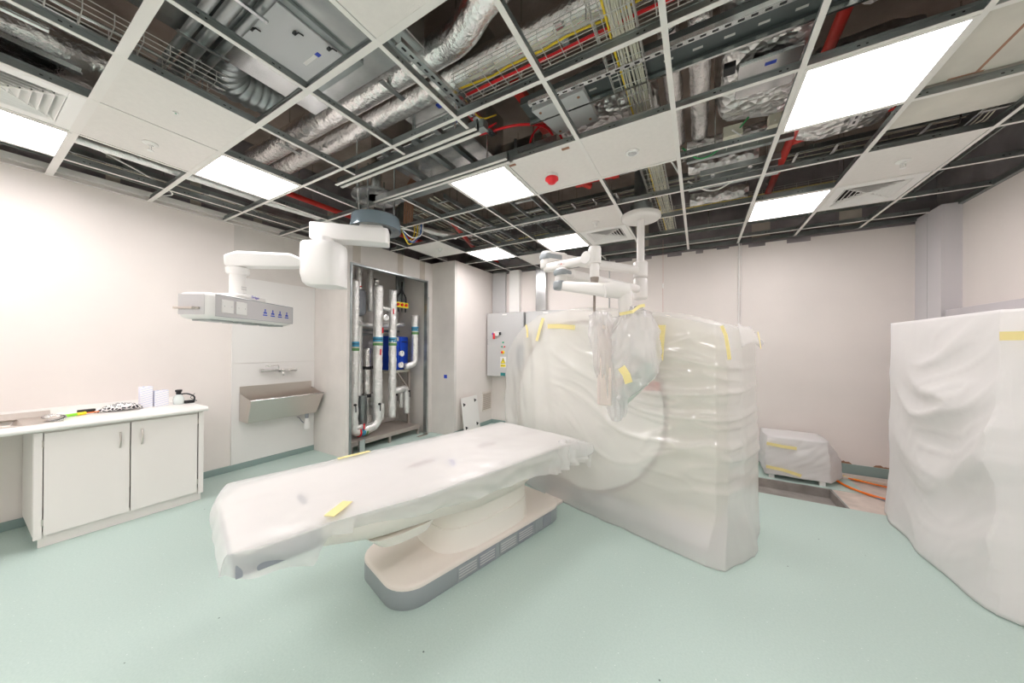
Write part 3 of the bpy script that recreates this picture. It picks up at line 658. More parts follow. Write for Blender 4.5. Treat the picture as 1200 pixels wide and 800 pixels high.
# cable ladders
def ladder(p0, p1, wd, label, cables=0, side=.045, group='cable ladders'):
    p0, p1 = Vector(p0), Vector(p1); d = (p1 - p0).normalized(); sd = d.cross(Vector((0, 0, 1))).normalized(); L = (p1 - p0).length; up = Vector((0, 0, 1))
    t = thing('cable_ladder', label, 'cable ladder', tuple((p0 + p1) / 2), group); m = MB()
    for s_ in (-1, 1): MB().bar(p0 + sd * s_ * wd / 2, p1 + sd * s_ * wd / 2, .012, side).build('side_rail', M['galvd'], t)
    k = .1
    while k < L: c = p0 + d * k; MB().bar(c - sd * wd / 2, c + sd * wd / 2, .025, .015).build('rung', M['galv'], t); k += .28
    k = .5
    while k < L:
        for s_ in (-1, 1): c = p0 + d * k + sd * s_ * (wd / 2 + .015); MB().cyl(c, (c.x, c.y, ZS), .005, 6).build('hanger_rod', M['galv'], t)
        k += 1.3
    if cables:
        m = MB(); R_ = random.Random(int(L * 100))
        for c in range(cables):
            o0 = R_.uniform(-wd * .42, wd * .42); pts = [p0 + d * (L * i / 10) + sd * (o0 + R_.uniform(-.02, .02)) + up * (.014 + R_.uniform(0, .012)) for i in range(11)]
            m.tube(pts, .005, 6)
        m.build('grey_cables', M['cablew'], t, smooth=True)
ladder((-4.62, -.7, 3.13), (-4.62, 2.64, 3.13), .30, 'cable ladder with loose grey cables running along the left wall', 6)
ladder((-2.45, 2.6, 3.12), (-2.45, 5.4, 3.12), .22, 'cable ladder running towards the back wall left of the middle light', 3)
ladder((-1.75, 2.9, 3.2), (-1.75, 5.4, 3.2), .26, 'cable ladder running towards the back wall behind the middle light')
ladder((-3.05, 2.85, 3.2), (-3.05, 5.4, 3.2), .25, 'cable ladder running towards the back wall above the lone far tile', 4)
ladder((-3.0, 2.5, 3.22), (-1.0, 2.5, 3.22), .14, 'short cable ladder crossing behind the second ceiling rail')
ladder((-3.5, 4.09, 3.40), (1.9, 4.09, 3.40), .25, 'long cable ladder crossing the room over the swing arm mount', 4)
ladder((-3.0, 5.1, 3.16), (2.0, 5.1, 3.16), .12, 'narrow cable ladder close along the back wall', 3)
ladder((.0, 3.5, 3.14), (.58, 3.5, 3.14), .12, 'short grey ladder section left of the red pipe', 0)
ladder((1.8, 3.2, 3.2), (1.8, 5.0, 3.2), .26, 'cable ladder at far right above the covered cabinet', 5)
# dark closing rails and beams
for q, (a, b, lab) in enumerate((((-.10, 3.1, 3.10), (.60, 3.14, 3.15), 'dark steel channel right of the middle runner, nearest the camera'), ((-.10, 3.64, 3.09), (.60, 3.68, 3.14), 'dark steel channel left of the red pipe, second from the camera'), ((-.1, 4.2, 3.08), (.60, 4.24, 3.13), 'dark steel channel left of the red pipe, third from the camera'),
                                 ((-2.9, 2.33, 3.06), (-1.3, 2.40, 3.16), 'broad grey steel channel just above the second rail'), ((-2.9, 1.84, 3.06), (-1.3, 1.90, 3.12), 'grey steel channel between the two rails'))):
    tag(MB().box(a, b).build('steel_channel', M['galvd'], bevel=.003), lab, 'steel channel', 'steel channels')
for q, x in enumerate((-2.02, -1.78, -2.38)):
    tag(MB().box((x, 1.85, 3.18), (x + .045, 2.42, 3.22)).build('steel_bearer', M['galvd'], bevel=.003), ['grey steel bearer linking the two rails, middle of three', 'grey steel bearer linking the two rails, rightmost of three', 'grey steel bearer linking the two rails, leftmost of three'][q], 'bearer', 'steel bearers')
# grey plate box
t = thing('steel_plate', 'flat grey steel plate with bolt holes above the alarm tile', 'plate', (-.83, 2.2, 3.19))
m = MB(); m.loft([[(-1.03, 2.04, z), (-.655, 2.03, z), (-.64, 2.35, z), (-.96, 2.37, z)] for z in (3.19, 3.23)]); m.build('plate', M['grey'], t, bevel=.004)
for (x, y) in ((-.98, 2.08), (-.70, 2.07), (-.69, 2.31), (-.93, 2.33)): MB().cyl((x, y, 3.187), (x, y, 3.191), .010, 12).build('bolt', M['copper'], t)
# red pipes
t = thing('red_sprinkler_pipe', 'long red pipe running towards the back wall above the right-hand lights', 'pipe', (.63, 3.5, 3.27))
MB().cyl((.63, .2, 3.30), (.66, 5.46, 3.26), .030, 18).build('pipe', M['red'], t, smooth=40)
MB().tube([(.64, 3.55, 3.28), (1.1, 3.40, 3.28), (2.1, 3.10, 3.28)], .026, 16).build('branch', M['red'], t, smooth=40)
for y in (1.0, 2.9, 4.3): m = MB(); hang(m, .63, y, 3.3); m.lathe([(.034, -.01), (.036, 0), (.034, .01)], (.635, y, 3.295), 'y'); m.build('clamp', M['galv'], t)
t = thing('red_sprinkler_pipe', 'red pipe junction seen through the open bay behind the alarm tile', 'pipe', (-1.05, 3.1, 3.2))
m = MB(); m.cyl((-1.30, 2.90, 3.24), (-.98, 3.30, 3.2), .03, 16); m.build('pipe', M['red'], t, smooth=40)
m = MB(); m.cyl((-1.06, 3.20, 3.21), (-.70, 3.22, 3.21), .024, 16); m.cyl((-1.10, 3.20, 3.21), (-1.02, 3.205, 3.21), .042, 16); m.cyl((-.74, 3.22, 3.21), (-.68, 3.22, 3.21), .034, 16); m.build('tee_fitting', M['red'], t, smooth=40)
t = tag(MB().tube([(-4.20, 1.7, 3.32), (-4.14, 2.66, 3.30), (-3.9, 4.2, 3.22)], .032, 14).build('red_sprinkler_pipe', M['red'], smooth=40), 'red pipe above the left light near the pendant mount', 'pipe')
tag(MB().tube([(-2.85, 3.3, 3.2), (-3.3, 4.4, 3.2), (-3.45, 5.4, 3.2)], .03, 14).build('red_sprinkler_pipe', M['red'], smooth=40), 'red pipe above the boxed wall corner', 'pipe')
tag(MB().tube([(-1.62, .9, 3.62), (-1.3, 1.35, 3.55)], .03, 14).build('red_sprinkler_pipe', M['red'], smooth=40), 'short bright red pipe beside the plain tile at the top', 'pipe')
tag(MB().box((-1.20, 2.02, 3.40), (-1.13, 2.6, 3.46)).build('red_steel_beam', M['red'], bevel=.003), 'dark red steel member above the loops of red hose', 'beam')
tag(MB().tube(bend([(-1.52, 2.10, 3.22), (-1.2, 2.16, 3.24), (-1.02, 2.40, 3.30), (-1.10, 2.72, 3.14)], .15), .010, 10).build('red_hose', M['redp'], smooth=True), 'thick loop of red hose above the alarm tile', 'hose')
tag(MB().tube(bend([(-1.32, 2.72, 3.12), (-1.26, 2.42, 3.30), (-1.0, 2.30, 3.30), (-.93, 2.70, 3.12)], .15), .008, 10).build('red_hose', M['redp'], smooth=True), 'thinner arch of red hose behind the thick loop', 'hose')
# loose cables
def cable(pts, r, mt, label): return tag(MB().tube(bend(pts, .2, 8), r, 8).build('loose_cable', M[mt], smooth=True), label, 'cable')
cable([(-.12, 2.86, 3.10), (.0, 3.02, 3.04), (.17, 2.98, 3.10), (.3, 2.86, 3.2)], .006, 'cableg', 'green cable drooping right of the middle runner')
cable([(.2, 2.86, 3.14), (.34, 2.98, 3.07), (.46, 2.9, 3.15)], .005, 'whitep', 'white cable with a red tag drooping beside the red pipe')
cable([(-.1, 3.5, 3.12), (.1, 3.72, 3.05), (.3, 3.55, 3.08), (.45, 3.6, 3.15)], .008, 'whitep', 'white cable drooping across the bays left of the red pipe')
cable([(-.28, 2.86, 3.16), (-.2, 2.95, 3.06), (-.14, 3.3, 3.06), (-.17, 3.45, 3.16)], .007, 'whitep', 'white cable looping under the pale cable basket')
cable([(-1.52, 1.85, 3.30), (-1.40, 1.95, 3.12), (-1.33, 2.05, 3.22)], .006, 'redp', 'small red cable loop beside the slotted strut')
cable([(-1.46, 1.84, 3.30), (-1.37, 1.90, 3.16), (-1.30, 2.0, 3.24)], .005, 'yellow', 'small yellow cable loop beside the slotted strut')
cable([(-4.3, .6, 3.14), (-4.40, .95, 3.07), (-4.6, 1.15, 3.05), (-4.85, 1.1, 3.08)], .006, 'whitep', 'white cable sagging over the left wall beneath the ladder')
cable([(-4.5, 1.3, 3.12), (-4.30, 1.7, 3.05), (-4.55, 1.9, 3.06), (-4.6, 1.5, 3.12)], .006, 'whitep', 'white cable looping below the left wall ladder')
tag(MB().box((-1.83, 1.93, 3.455), (-1.78, 1.97, 3.475)).build('direction_sticker', M['bluem']), 'small blue sticker on the duct by the foil pipes', 'sticker')
# brown riser pipes bundled beside the pendant mount
for k in range(8):
    x = -3.16 + .035 * (k % 4); y = 2.80 + .03 * (k // 4)
    tag(MB().tube(bend([(x + .18, y + .1, 3.75), (x + .02, y, 3.5), (x, y, 3.04)], .1, 4), .010, 8).build('brown_pipe', M['copper'], smooth=True), 'thin brown lagged pipe beside the pendant mount, ' + ['first', 'second', 'third', 'fourth'][k % 4] + ' from the left in the ' + ['front', 'back'][k // 4] + ' row', 'pipe', 'brown pipes by the pendant mount')
for k, (mt, dx) in enumerate((('yellow', 0), ('blue', .06), ('cablew', .03), ('yellow', -.05), ('whitep', .09))):
    cable([(-2.98 + dx, 2.85, 3.05), (-2.93 + dx, 2.8, 2.85), (-2.86 + dx * .7, 2.6, 2.66 + .02 * k), (-2.80, 2.45, 2.80)], .006, mt, ['yellow cable, outermost in the bunch feeding the pendant', 'blue cable looping low under the pendant mount', 'pale cable in the bunch feeding the pendant', 'second yellow cable, inner in the bunch feeding the pendant', 'white cable in the bunch feeding the pendant'][k])
# distribution boxes on the dark channel
for k, x in enumerate((.15, .42)):
    tag(MB().box((x, 2.90, 3.12), (x + .12, 2.96, 3.20)).build('junction_box', M['cablew'], bevel=.003), ['small beige junction box, left of the pair by the red pipe', 'small beige junction box, right of the pair by the red pipe'][k], 'junction box', 'beige junction boxes')

# ------------------------------------------------------------------ pendant arm with media head (left)
PM = Vector((-2.95, 2.24, 2.745))      # ceiling mount
t = thing('supply_pendant', 'white ceiling supply pendant with jointed arm and a socket head marked with blue gas symbols', 'medical pendant', tuple(PM))
m = MB(); m.lathe([(.245, .0), (.245, .018), (.16, .018), (.16, .0)], tuple(PM)); m.build('mount_ring', M['galvd'], t, smooth=40)
m = MB(); m.lathe([(.235, .13), (.25, .02), (.25, 0.0), (.24, 0.0), (.225, .13)], tuple(PM)); m.build('mount_cover', M['glass'], t, smooth=40)
m = MB()
for k in range(4):
    a = k * PI / 2 + .5; m.cyl((PM.x + .19 * cos(a), PM.y + .19 * sin(a), PM.z), (PM.x + .19 * cos(a), PM.y + .19 * sin(a), 3.35), .010, 8)
m.lathe([(.24, .34), (.24, .36), (.1, .36), (.1, .34)], tuple(PM)); m.cyl((PM.x, PM.y, 3.14), (PM.x, PM.y, ZS), .055, 16); m.build('mount_rods', M['galv'], t, smooth=40)
A0 = Vector((-3.30, 1.79, 2.65)); A1 = Vector((-2.80, 2.27, 2.65)); ux = (A1 - A0).normalized(); uy = Vector((-ux.y, ux.x, 0))
L1 = (A1 - A0).length
Fm = frame(tuple(A0), ux, uy)
m = MB(Fm); rbox(m, (L1 / 2, 0, 0), L1 + .02, .20, .15, .03); m.build('upper_arm', M['whitep'], t, smooth=45)
m = MB(Fm); rbox(m, (L1 - .15, 0, .085), .22, .17, .03, .02); m.build('arm_cap', M['whitep'], t, smooth=45)
m = MB(Fm); m.box((L1 - .22, -.07, .10), (L1 - .06, .07, .155)); m.build('brake_block', M['whitep'], t, bevel=.006)
m = MB(); m.cyl((A0.x + .12, A0.y + .04, 2.50), (A0.x + .12, A0.y + .04, 2.585), .085, 24); m.build('swivel_collar', M['whitep'], t, smooth=40)
B = Vector((-3.165, 1.825, 0))
fa = Vector((-.499, .867, 0)); ra = Vector((.867, .499, 0))
Fb = frame((B.x, B.y, 0), ra, fa); m = MB(Fb)
def brg(s_, z, dx=0): 
    pts = []
    for k in range(28):
        a = 2 * PI * k / 28; c, q = cos(a), sin(a); e = .55
        pts.append((dx + .185 * s_ * math.copysign(abs(c) ** e, c), .16 * s_ * math.copysign(abs(q) ** e, q), z))
    return pts
m.loft([brg(.70, 2.10, .05), brg(.86, 2.105, .03), brg(.95, 2.14, .012), brg(1, 2.22), brg(1, 2.44), brg(.98, 2.50), brg(.93, 2.515)]); m.build('joint_housing', M['whitep'], t, smooth=50)
H = Vector((-3.535, 1.275, 0))
a0 = Vector((H.x, H.y, 2.285)); a1 = Vector((B.x, B.y, 2.335)); d = (a1 - a0).normalized(); Fl = frame(tuple(a0), d, z=Vector((0, 0, 1)) - d * d.z)
Ll = (a1 - a0).length
def arr(x, w_, h0, h1): return [(x, -w_ / 2, h0), (x, w_ / 2, h0), (x, w_ / 2, h1 - .02), (x, w_ / 2 - .02, h1), (x, -w_ / 2 + .02, h1), (x, -w_ / 2, h1 - .02)]
m = MB(Fl); m.loft([arr(-.085, .11, -.05, .035), arr(-.07, .13, -.065, .04), arr(.01, .14, -.065, .072), arr(Ll * .60, .13, -.055, .072), arr(Ll * .70, .12, -.05, .04), arr(Ll - .1, .12, -.05, .04)]); m.build('lower_arm', M['whitep'], t, bevel=.008)
m = MB(); m.lathe([(.075, .0), (.085, .02), (.085, .055), (.07, .06)], (H.x, H.y, 2.155)); m.build('swivel_collar', M['whitep'], t, smooth=40)
m = MB(); m.lathe([(.062, 0), (.058, .05), (.058, .19)], (H.x, H.y, 1.985)); col = m.build('drop_column', M['whitep'], t, smooth=40)
HC = Vector((-3.465, 1.295, 1.83)); Fh = frame(tuple(HC), fa, -ra)    # x: away from the camera, -y: towards the room
hd = MB(Fh); rbox(hd, (0, 0, 0), .92, .25, .20, .05, ez=.7); head = hd.build('service_head', M['whitep'], t, smooth=50)
m = MB(Fh); rbox(m, (-.02, .01, .115), .34, .22, .035, .04); m.build('head_cap', M['whitep'], t, smooth=50)
m = MB(Fh); m.box((-.41, -.128, -.075), (.445, -.1255, .085)); m.build('side_panel', M['grey2'] if 'grey2' in M else mat('panel_silver', (0.60, 0.58, 0.59), 0.45), head)
m = MB(Fh)
for a, b in (((-.41, -.129, .083), (.445, -.125, .088)), ((.443, -.129, -.075), (.448, -.125, .088)), ((-.41, -.129, -.078), (.445, -.125, -.075))): m.box(a, b)
m.build('panel_rim', M['greyd'], head)
m = MB(Fh); m.box((-.462, -.09, -.07), (-.459, .10, .08)); m.build('end_panel', mat('end_silver', (0.60, 0.58, 0.59), 0.45), head)
m = MB(Fh); m.box((-.475, -.06, -.03), (-.46, .128, -.015)); m.cyl((-.47, -.03, -.022), (-.50, -.03, -.022), .008, 10); m.build('end_rail', M['steel'], head)
for x0 in (-.365, -.235):
    m = MB(Fh); m.box((x0, -.137, -.045), (x0 + .105, -.128, .055)); sk = m.build('socket_plate', M['whitep'], head, bevel=.003)
    m = MB(Fh); 
    for q in (.02, .085): m.box((x0 + q, -.1378, .002), (x0 + q + .004, -.1365, .008))
    m.build('plate_screw', M['greyd'], sk)
for k in range(4):
    xc = .08 + k * .093; m = MB(Fh); y = -.1288
    def disc(cx_, cz_, r_): m.poly([(cx_ + r_ * cos(2 * PI * q / 12), y, cz_ + r_ * sin(2 * PI * q / 12)) for q in range(12)])
    disc(xc, .022, .009); disc(xc - .011, -.004, .009); disc(xc + .011, -.004, .009); disc(xc, .006, .008); m.box((xc - .02, y, -.012), (xc + .02, y + .0008, -.006)); m.box((xc - .026, y, -.030), (xc + .026, y + .0008, -.020))
    m.build('gas_symbol', M['bluem'], head)
m = MB(Fh)
for x0, x1 in ((-.40, -.2), (-.15, .0), (.05, .18), (.25, .38)): m.box((x0, -.08, -.113), (x1, .06, -.099))
m.build('outlet_strip', M['galvd'], head, bevel=.003)
def lab(body, size, o, xv, zv, mt, par, nm='lettering'):
    xv = Vector(xv).normalized(); zv = Vector(zv).normalized(); yv = zv.cross(xv)
    return text(body, size, Matrix(((xv.x, yv.x, zv.x, o[0]), (xv.y, yv.y, zv.y, o[1]), (xv.z, yv.z, zv.z, o[2]), (0, 0, 0, 1))), nm, mt, par)
p = Fh @ Vector((-.0, -.103, .112)); lab('Dräger', .03, p, fa, ra, mat('violet_ink', (0.08, 0.05, 0.45), 0.5), t)
p = Vector((H.x, H.y, 2.02)) + ra * .0585
m = MB(frame(tuple(p), fa, -ra)); random.seed(4)
for rr_ in range(2):
    for k in range(5): m.box((-.03 + k * .012, -.001, .012 * rr_ * 1.6), (-.022 + k * .012, .0, .012 * rr_ * 1.6 + .009))
m.build('code_label', M['grey'], t)

# ------------------------------------------------------------------ white swing arm assembly with wrapped monitor (centre)
t = thing('swing_arm_stand', 'white double swing arm hanging from a round ceiling disc on a thin pole', 'medical arm', (-.565, 3.81, 2.96))
m = MB(); m.lathe([(.05, .0), (.14, -.004), (.19, .002), (.205, .015), (.205, .05), (.19, .058), (.02, .058)], (-.565, 3.81, 2.945)); m.build('ceiling_disc', M['white'], t, smooth=50)
m = MB(); m.lathe([(.10, 0), (.12, .10)], (-.565, 3.81, 3.0)); m.cyl((-.565, 3.81, 3.05), (-.565, 3.81, ZS), .07, 16); m.build('mount_cone', M['galvd'], t, smooth=40)
MB().cyl((-.565, 3.81, 2.45), (-.565, 3.81, 2.95), .040, 24).build('pole', M['white'], t, smooth=40)
for k, (z0, z1) in enumerate(((2.305, 2.48), (2.07, 2.295))):
    MB().lathe([(.058, 0), (.074, .015), (.074, z1 - z0 - .01), (.068, z1 - z0)], (-.565, 3.81, z0)).build('pivot_housing', M['white'], t, smooth=40)
def sarm(p0, p1, h0, h1, w0, w1, nm='arm'):
    p0, p1 = Vector(p0), Vector(p1); d = (p1 - p0).normalized(); sd = d.cross(Vector((0, 0, 1))).normalized(); up = sd.cross(d); rings = []
    for i in range(9):
        q = i / 8; c = p0.lerp(p1, q); hh = h0 * (1 - q) + h1 * q; ww = w0 * (1 - q) + w1 * q
        e = 1 if 0 < i < 8 else .82
        rings.append([c + sd * ww / 2 * e * math.copysign(abs(cos(a)) ** .6, cos(a)) + up * hh / 2 * e * math.copysign(abs(sin(a)) ** .6, sin(a)) for a in [2 * PI * k / 18 for k in range(18)]])
    m = MB(); m.loft(rings); return m.build(nm, M['white'], t, smooth=50)
JA, JB = (-.565, 3.81, 2.385), (-.565, 3.81, 2.175)
EA, EB = (-1.269, 2.844, 2.395), (-1.07, 2.73, 2.20)
sarm(JA, EA, .085, .09, .09, .10, 'upper_arm'); sarm(JB, EB, .085, .085, .09, .09, 'upper_arm')
# rounded elbow covers in white with a grey inlay
steeld = mat('dull_steel', (0.34, 0.30, 0.27), 0.35, 0.9)
def elbow(p, dirv, ln, hh, label):
    d = Vector(dirv).normalized(); m = MB(frame(p, d)); rbox(m, (-ln / 2 + .05, 0, 0), ln, .125, hh, .06, ez=.4); e = m.build('elbow_cover', M['white'], t, smooth=50)
    m = MB(frame(p, d)); rbox(m, (-ln / 2 + .08, 0, .0), ln * .82, .129, hh * .62, .05, ez=.3); m.build('grey_inlay', M['greym'], e, smooth=50)
    m = MB(frame(p, d)); m.lathe([(.05, -.11), (.056, -.1), (.056, -.04)], (-.0, 0, 0)); m.build('elbow_pivot', M['white'], t, smooth=50)
dA = Vector(EA) - Vector(JA); dB = Vector(EB) - Vector(JB)
elbow(EA, dA, .28, .105, ''); elbow(EB, dB, .20, .085, '')
# second arms turning back to the right
S1 = (-.745, 2.64, 2.265); a2 = sarm((EA[0], EA[1], 2.285), S1, .085, .07, .09, .08, 'spring_arm')
d = (Vector(S1) - Vector((EA[0], EA[1], 2.285))).normalized(); up = Vector((0, 0, 1)); nr = d.cross(up)
if nr.dot(CAM_POS - Vector(S1)) < 0: nr = -nr
o0 = Vector((EA[0], EA[1], 2.285)).lerp(Vector(S1), .42) + nr * .047
for k, (ch, mt) in enumerate((('M', M['grey']), ('A', M['redtag']), ('C', M['grey']))):
    lab(ch, .032, o0 + d * (.03 * (k - 1)) + Vector((0, 0, -.01)), d, nr, mt, t)
m = MB(); m.lathe([(.030, 0), (.038, .02), (.038, .10), (.03, .12), (.05, .125), (.052, .16), (.052, .24), (.045, .26), (.0, .262)], (S1[0], S1[1], 2.10)); m.build('spindle_housing', M['white'], t, smooth=50)
m = MB(Matrix.Translation(Vector(S1) - d * .05 + Vector((0, 0, .01)))); m.tube([-nr * .055, nr * .055], .05, 24); m.build('arm_knuckle', M['white'], t, smooth=40)
m = MB(); m.lathe([(.014, 0), (.022, .035), (.034, .11), (.036, .125)], (S1[0], S1[1], 1.985)); m.build('steel_cone', steeld, t, smooth=50)
MB().cyl((S1[0], S1[1], 1.70), (S1[0], S1[1], 2.0), .0105, 14).build('drop_rod', steeld, t, smooth=40)
S2 = (-.56, 2.50, 1.965); sarm((EB[0], EB[1], 2.085), S2, .085, .11, .09, .10, 'spring_arm')
m = MB(frame((EB[0], EB[1], 2.085), dB)); rbox(m, (.02, 0, 0), .10, .12, .08, .05, ez=.4); m.build('grey_end_cap', M['greym'], t, smooth=50)
m = MB(); m.tube([Vector(S2) + Vector((-.06, -.03, .0)), Vector(S2) + Vector((.0, 0, .01)), Vector(S2) + Vector((.09, .05, -.01))], [.052, .065, .06], 20); m.build('elbow_knuckle', M['white'], t, smooth=50)
m = MB(); m.lathe([(.045, -.17), (.05, -.05), (.055, 0), (.03, .045)], (S2[0] + .075, S2[1] + .04, 1.95)); m.build('drop_neck', M['white'], t, smooth=50)
# ceiling monitor inside its bag
bo = Vector((-.47, 2.46, 0)); bx = Vector((.86, .51, 0)).normalized(); by = Vector((-bx.y, bx.x, 0))      # bx: to the right in the photo
Fbg = frame((bo.x, bo.y, 0), bx, by)
t2 = thing('ceiling_monitor', 'flat grey monitor hanging from the swing arm inside a clear bag', 'monitor', (bo.x, bo.y, 1.3))
m = MB(Fbg); m.loft([[(-.02, -.02, 1.09), (.24, .02, 1.32), (.24, .02, 1.43), (.15, .0, 1.45), (-.02, -.02, 1.25)], [(-.02, .05, 1.09), (.24, .09, 1.32), (.24, .09, 1.43), (.15, .07, 1.45), (-.02, .05, 1.25)]]); m.build('screen_housing', M['greeng'], t2, bevel=.01)
m = MB(Fbg); m.box((-.02, .0, 1.46), (.23, .06, 1.68)); m.build('mount_plate', M['white'], t2, bevel=.02)
m = MB(Fbg); m.box((-.19, -.03, 1.12), (-.10, .04, 1.70)); m.build('side_console', mat('console_beige', (0.74, 0.66, 0.61), .5), t2, bevel=.01)
m = MB(Fbg); m.cyl((.10, .04, 1.60), (.09, .02, 1.80), .03, 14); m.build('bracket', M['white'], t2, smooth=40)
m = MB(Fbg); m.cyl((-.15, .0, 1.69), (-.18, .08, 1.74), .012, 10); m.build('rod_socket', M['steel'], t2, smooth=40)
def bagmesh(rows, seed, amp):
    """rows: (z, x0, x1, halfdepth) -> closed skin with creases"""
    m = MB(Fbg); rings = []; nn = 96; rr_ = []
    for (a, b) in zip(rows, rows[1:]):
        for k in range(12): rr_.append([a[i] + (b[i] - a[i]) * k / 12 for i in range(4)])
    rr_.append(list(rows[-1]))
    for (z, x0, x1, hd_) in rr_:
        ring = []
        for k in range(nn):
            a = 2 * PI * k / nn; c, s_ = cos(a), sin(a)
            x_ = (x0 + x1) / 2 + (x1 - x0) / 2 * math.copysign(abs(c) ** .6, c); y_ = .02 + hd_ * math.copysign(abs(s_) ** .8, s_)
            th_ = (x_ - .09) / (1.98 - z) if seed == 2 else (x_ + .17) / (1.95 - z); q = .5 * noise.noise(Vector((x_ * 6 + seed, y_ * 9, z * 4))) + 1.0 * max(0, 1 - 2.6 * abs(noise.noise(Vector((th_ * 5.5 + seed, c * .8, z * 1.3 + seed))))) ** 2 + .7 * max(0, 1 - 3 * abs(noise.noise(Vector((th_ * 9, s_ + seed, z * 3 + x_ * 5))))) ** 2 - .4
            ring.append((x_ + c * q * amp, y_ + s_ * q * amp * 1.5, z + q * amp * .4))
        rings.append(ring)
    m.loft(rings); return m
b1 = bagmesh([(1.84, .045, .115, .03), (1.80, .02, .14, .04), (1.75, -.08, .22, .07), (1.66, -.14, .27, .085), (1.45, -.12, .275, .075), (1.36, -.10, .27, .07), (1.24, -.08, .13, .06), (1.16, -.07, .03, .05), (1.06, -.06, .02, .035), (1.03, -.045, .0, .02)], 2, .022)
tag(b1.build('plastic_bag', M['bag'], smooth=True), 'clear wrinkled plastic bag taped round the hanging monitor', 'plastic bag')
b2 = bagmesh([(1.80, -.20, -.14, .02), (1.77, -.25, -.10, .05), (1.60, -.245, -.09, .06), (1.40, -.22, -.07, .055), (1.20, -.15, -.05, .045), (1.04, -.10, -.02, .035), (1.00, -.08, -.03, .02)], 9, .016)
tag(b2.build('plastic_bag', M['bag'], smooth=True), 'narrower clear plastic bag hanging under the steel rod, left of the monitor bag', 'plastic bag')
def tape(pts, wd, label, nrm, grp='yellow masking tape strips', par=None, nm='tape_strip'):
    """strip laid along pts with width wd, lifted along nrm"""
    m = MB(); nrm = Vector(nrm).normalized(); P_ = [Vector(p) for p in pts]; R_ = []
    for i, p in enumerate(P_):
        d_ = (P_[min(i + 1, len(P_) - 1)] - P_[max(i - 1, 0)]).normalized(); sd_ = d_.cross(nrm).normalized()
        R_.append([p - sd_ * wd / 2, p + sd_ * wd / 2, p + sd_ * wd / 2 + nrm * .003, p - sd_ * wd / 2 + nrm * .003])
    m.loft(R_); o = m.build(nm, M['tape']); return tag(o, label, 'tape', grp)
fw = lambda x, y, z: Fbg @ Vector((x, y, z))
tape([fw(-.06, -.06, 1.775), fw(.02, -.09, 1.79), fw(.075, -.075, 1.83), fw(.12, -.06, 1.84)], .022, 'yellow tape tying the neck of the monitor bag', -by)
tape([fw(-.05, -.075, 1.40), fw(-.02, -.09, 1.35), fw(.0, -.085, 1.29)], .055, 'crumpled yellow tape patch low on the monitor bag', -by)

# ------------------------------------------------------------------ scanner gantry under polythene, table in front
TA = math.radians(14); TT = Vector((sin(TA), cos(TA), 0)); TN = Vector((cos(TA), -sin(TA), 0))
FT = frame((0, 0, 0), TN, TT)        # local x = n (to the right), local y = t (away), z up
GC = -1.62
def gprofile(ins, r=.42, n=10):
    """front outline of the gantry in (n,z)"""
    x0, x1, z0, z1 = -2.62 + ins, -.60 - ins, .17 + ins * .3, 1.755 - ins; pts = [(x0, z0), (x1, z0)]
    for (cx_, cz_, a0) in ((x1 - r, z1 - r, 0), (x0 + r, z1 - r, PI / 2)):
        for k in range(n + 1): a = a0 + PI / 2 * k / n; pts.append((cx_ + r * cos(a), cz_ + r * sin(a)))
    # gently arched top
    return [(x_, z_ + (.10 * (1 - ((x_ - GC) / 1.1) ** 2) if z_ > 1.3 else 0)) for x_, z_ in pts]
t = thing('ct_scanner', 'large cream scanner gantry under a polythene sheet, with round front dish and red name strip', 'ct scanner', tuple(FT @ Vector((GC, 3.1, 0))))
m = MB(FT); m.loft([[(x_, y_, z_) for x_, z_ in gprofile(i_)] for y_, i_ in ((2.84, .10), (2.80, .04), (2.82, .0), (3.42, .0), (3.48, .05))]) if False else None
m = MB(FT); m.loft([[(x_, y_, z_) for x_, z_ in gprofile(i_)] for y_, i_ in ((2.78, .09), (2.80, .03), (2.86, .0), (3.40, .0), (3.46, .06))]); body = m.build('gantry_body', M['gantry'], t, smooth=50)
m = MB(FT); rings = []
DC = (-1.74, .97)
for (r_d, y_) in ((.80, 2.82), (.797, 2.765), (.785, 2.755), (.76, 2.752), (.55, 2.756), (.30, 2.759), (.02, 2.76)):
    rings.append([(DC[0] + r_d * cos(2 * PI * k / 72), y_, DC[1] + r_d * sin(2 * PI * k / 72)) for k in range(72)])
m.loft(rings, cap=False); m.build('front_dish', M['gantry2'], t, smooth=50)
m = MB(FT); m.loft([[(DC[0] + r_d * cos(2 * PI * k / 72), y_, DC[1] + r_d * sin(2 * PI * k / 72)) for k in range(72)] for r_d, y_ in ((.80, 2.772), (.83, 2.770), (.83, 2.79), (.80, 2.79))], cap=False); m.build('dish_gap', mat('gap_brown', (.34, .27, .22), .6), t)
m = MB(FT); m.box((-1.34, 2.744, 1.185), (-.965, 2.752, 1.26)); strip = m.build('name_strip', M['redtag'], t)
p = FT @ Vector((-1.29, 2.743, 1.205)); text('SOMATOM', .048, Matrix(((TN.x, 0, -TT.x, p.x), (TN.y, 0, -TT.y, p.y), (0, 1, 0, p.z), (0, 0, 0, 1))), 'lettering', M['whitep'], strip, align='LEFT')
p = FT @ Vector((-1.07, 2.743, 1.205)); text('Force', .030, Matrix(((TN.x, 0, -TT.x, p.x), (TN.y, 0, -TT.y, p.y), (0, 1, 0, p.z), (0, 0, 0, 1))), 'lettering', M['whitep'], strip, align='LEFT')
m = MB(FT); m.box((-2.56, 2.80, .0), (-.62, 3.42, .172)); m.build('plinth', M['grey'], t, bevel=.02)
m = MB(FT); m.lathe([(.018, -.004), (.018, 0), (.004, .003)], (-.74, 2.775, .33), 'y', 16); m.build('lock_cap', M['greyd'], t, smooth=40)
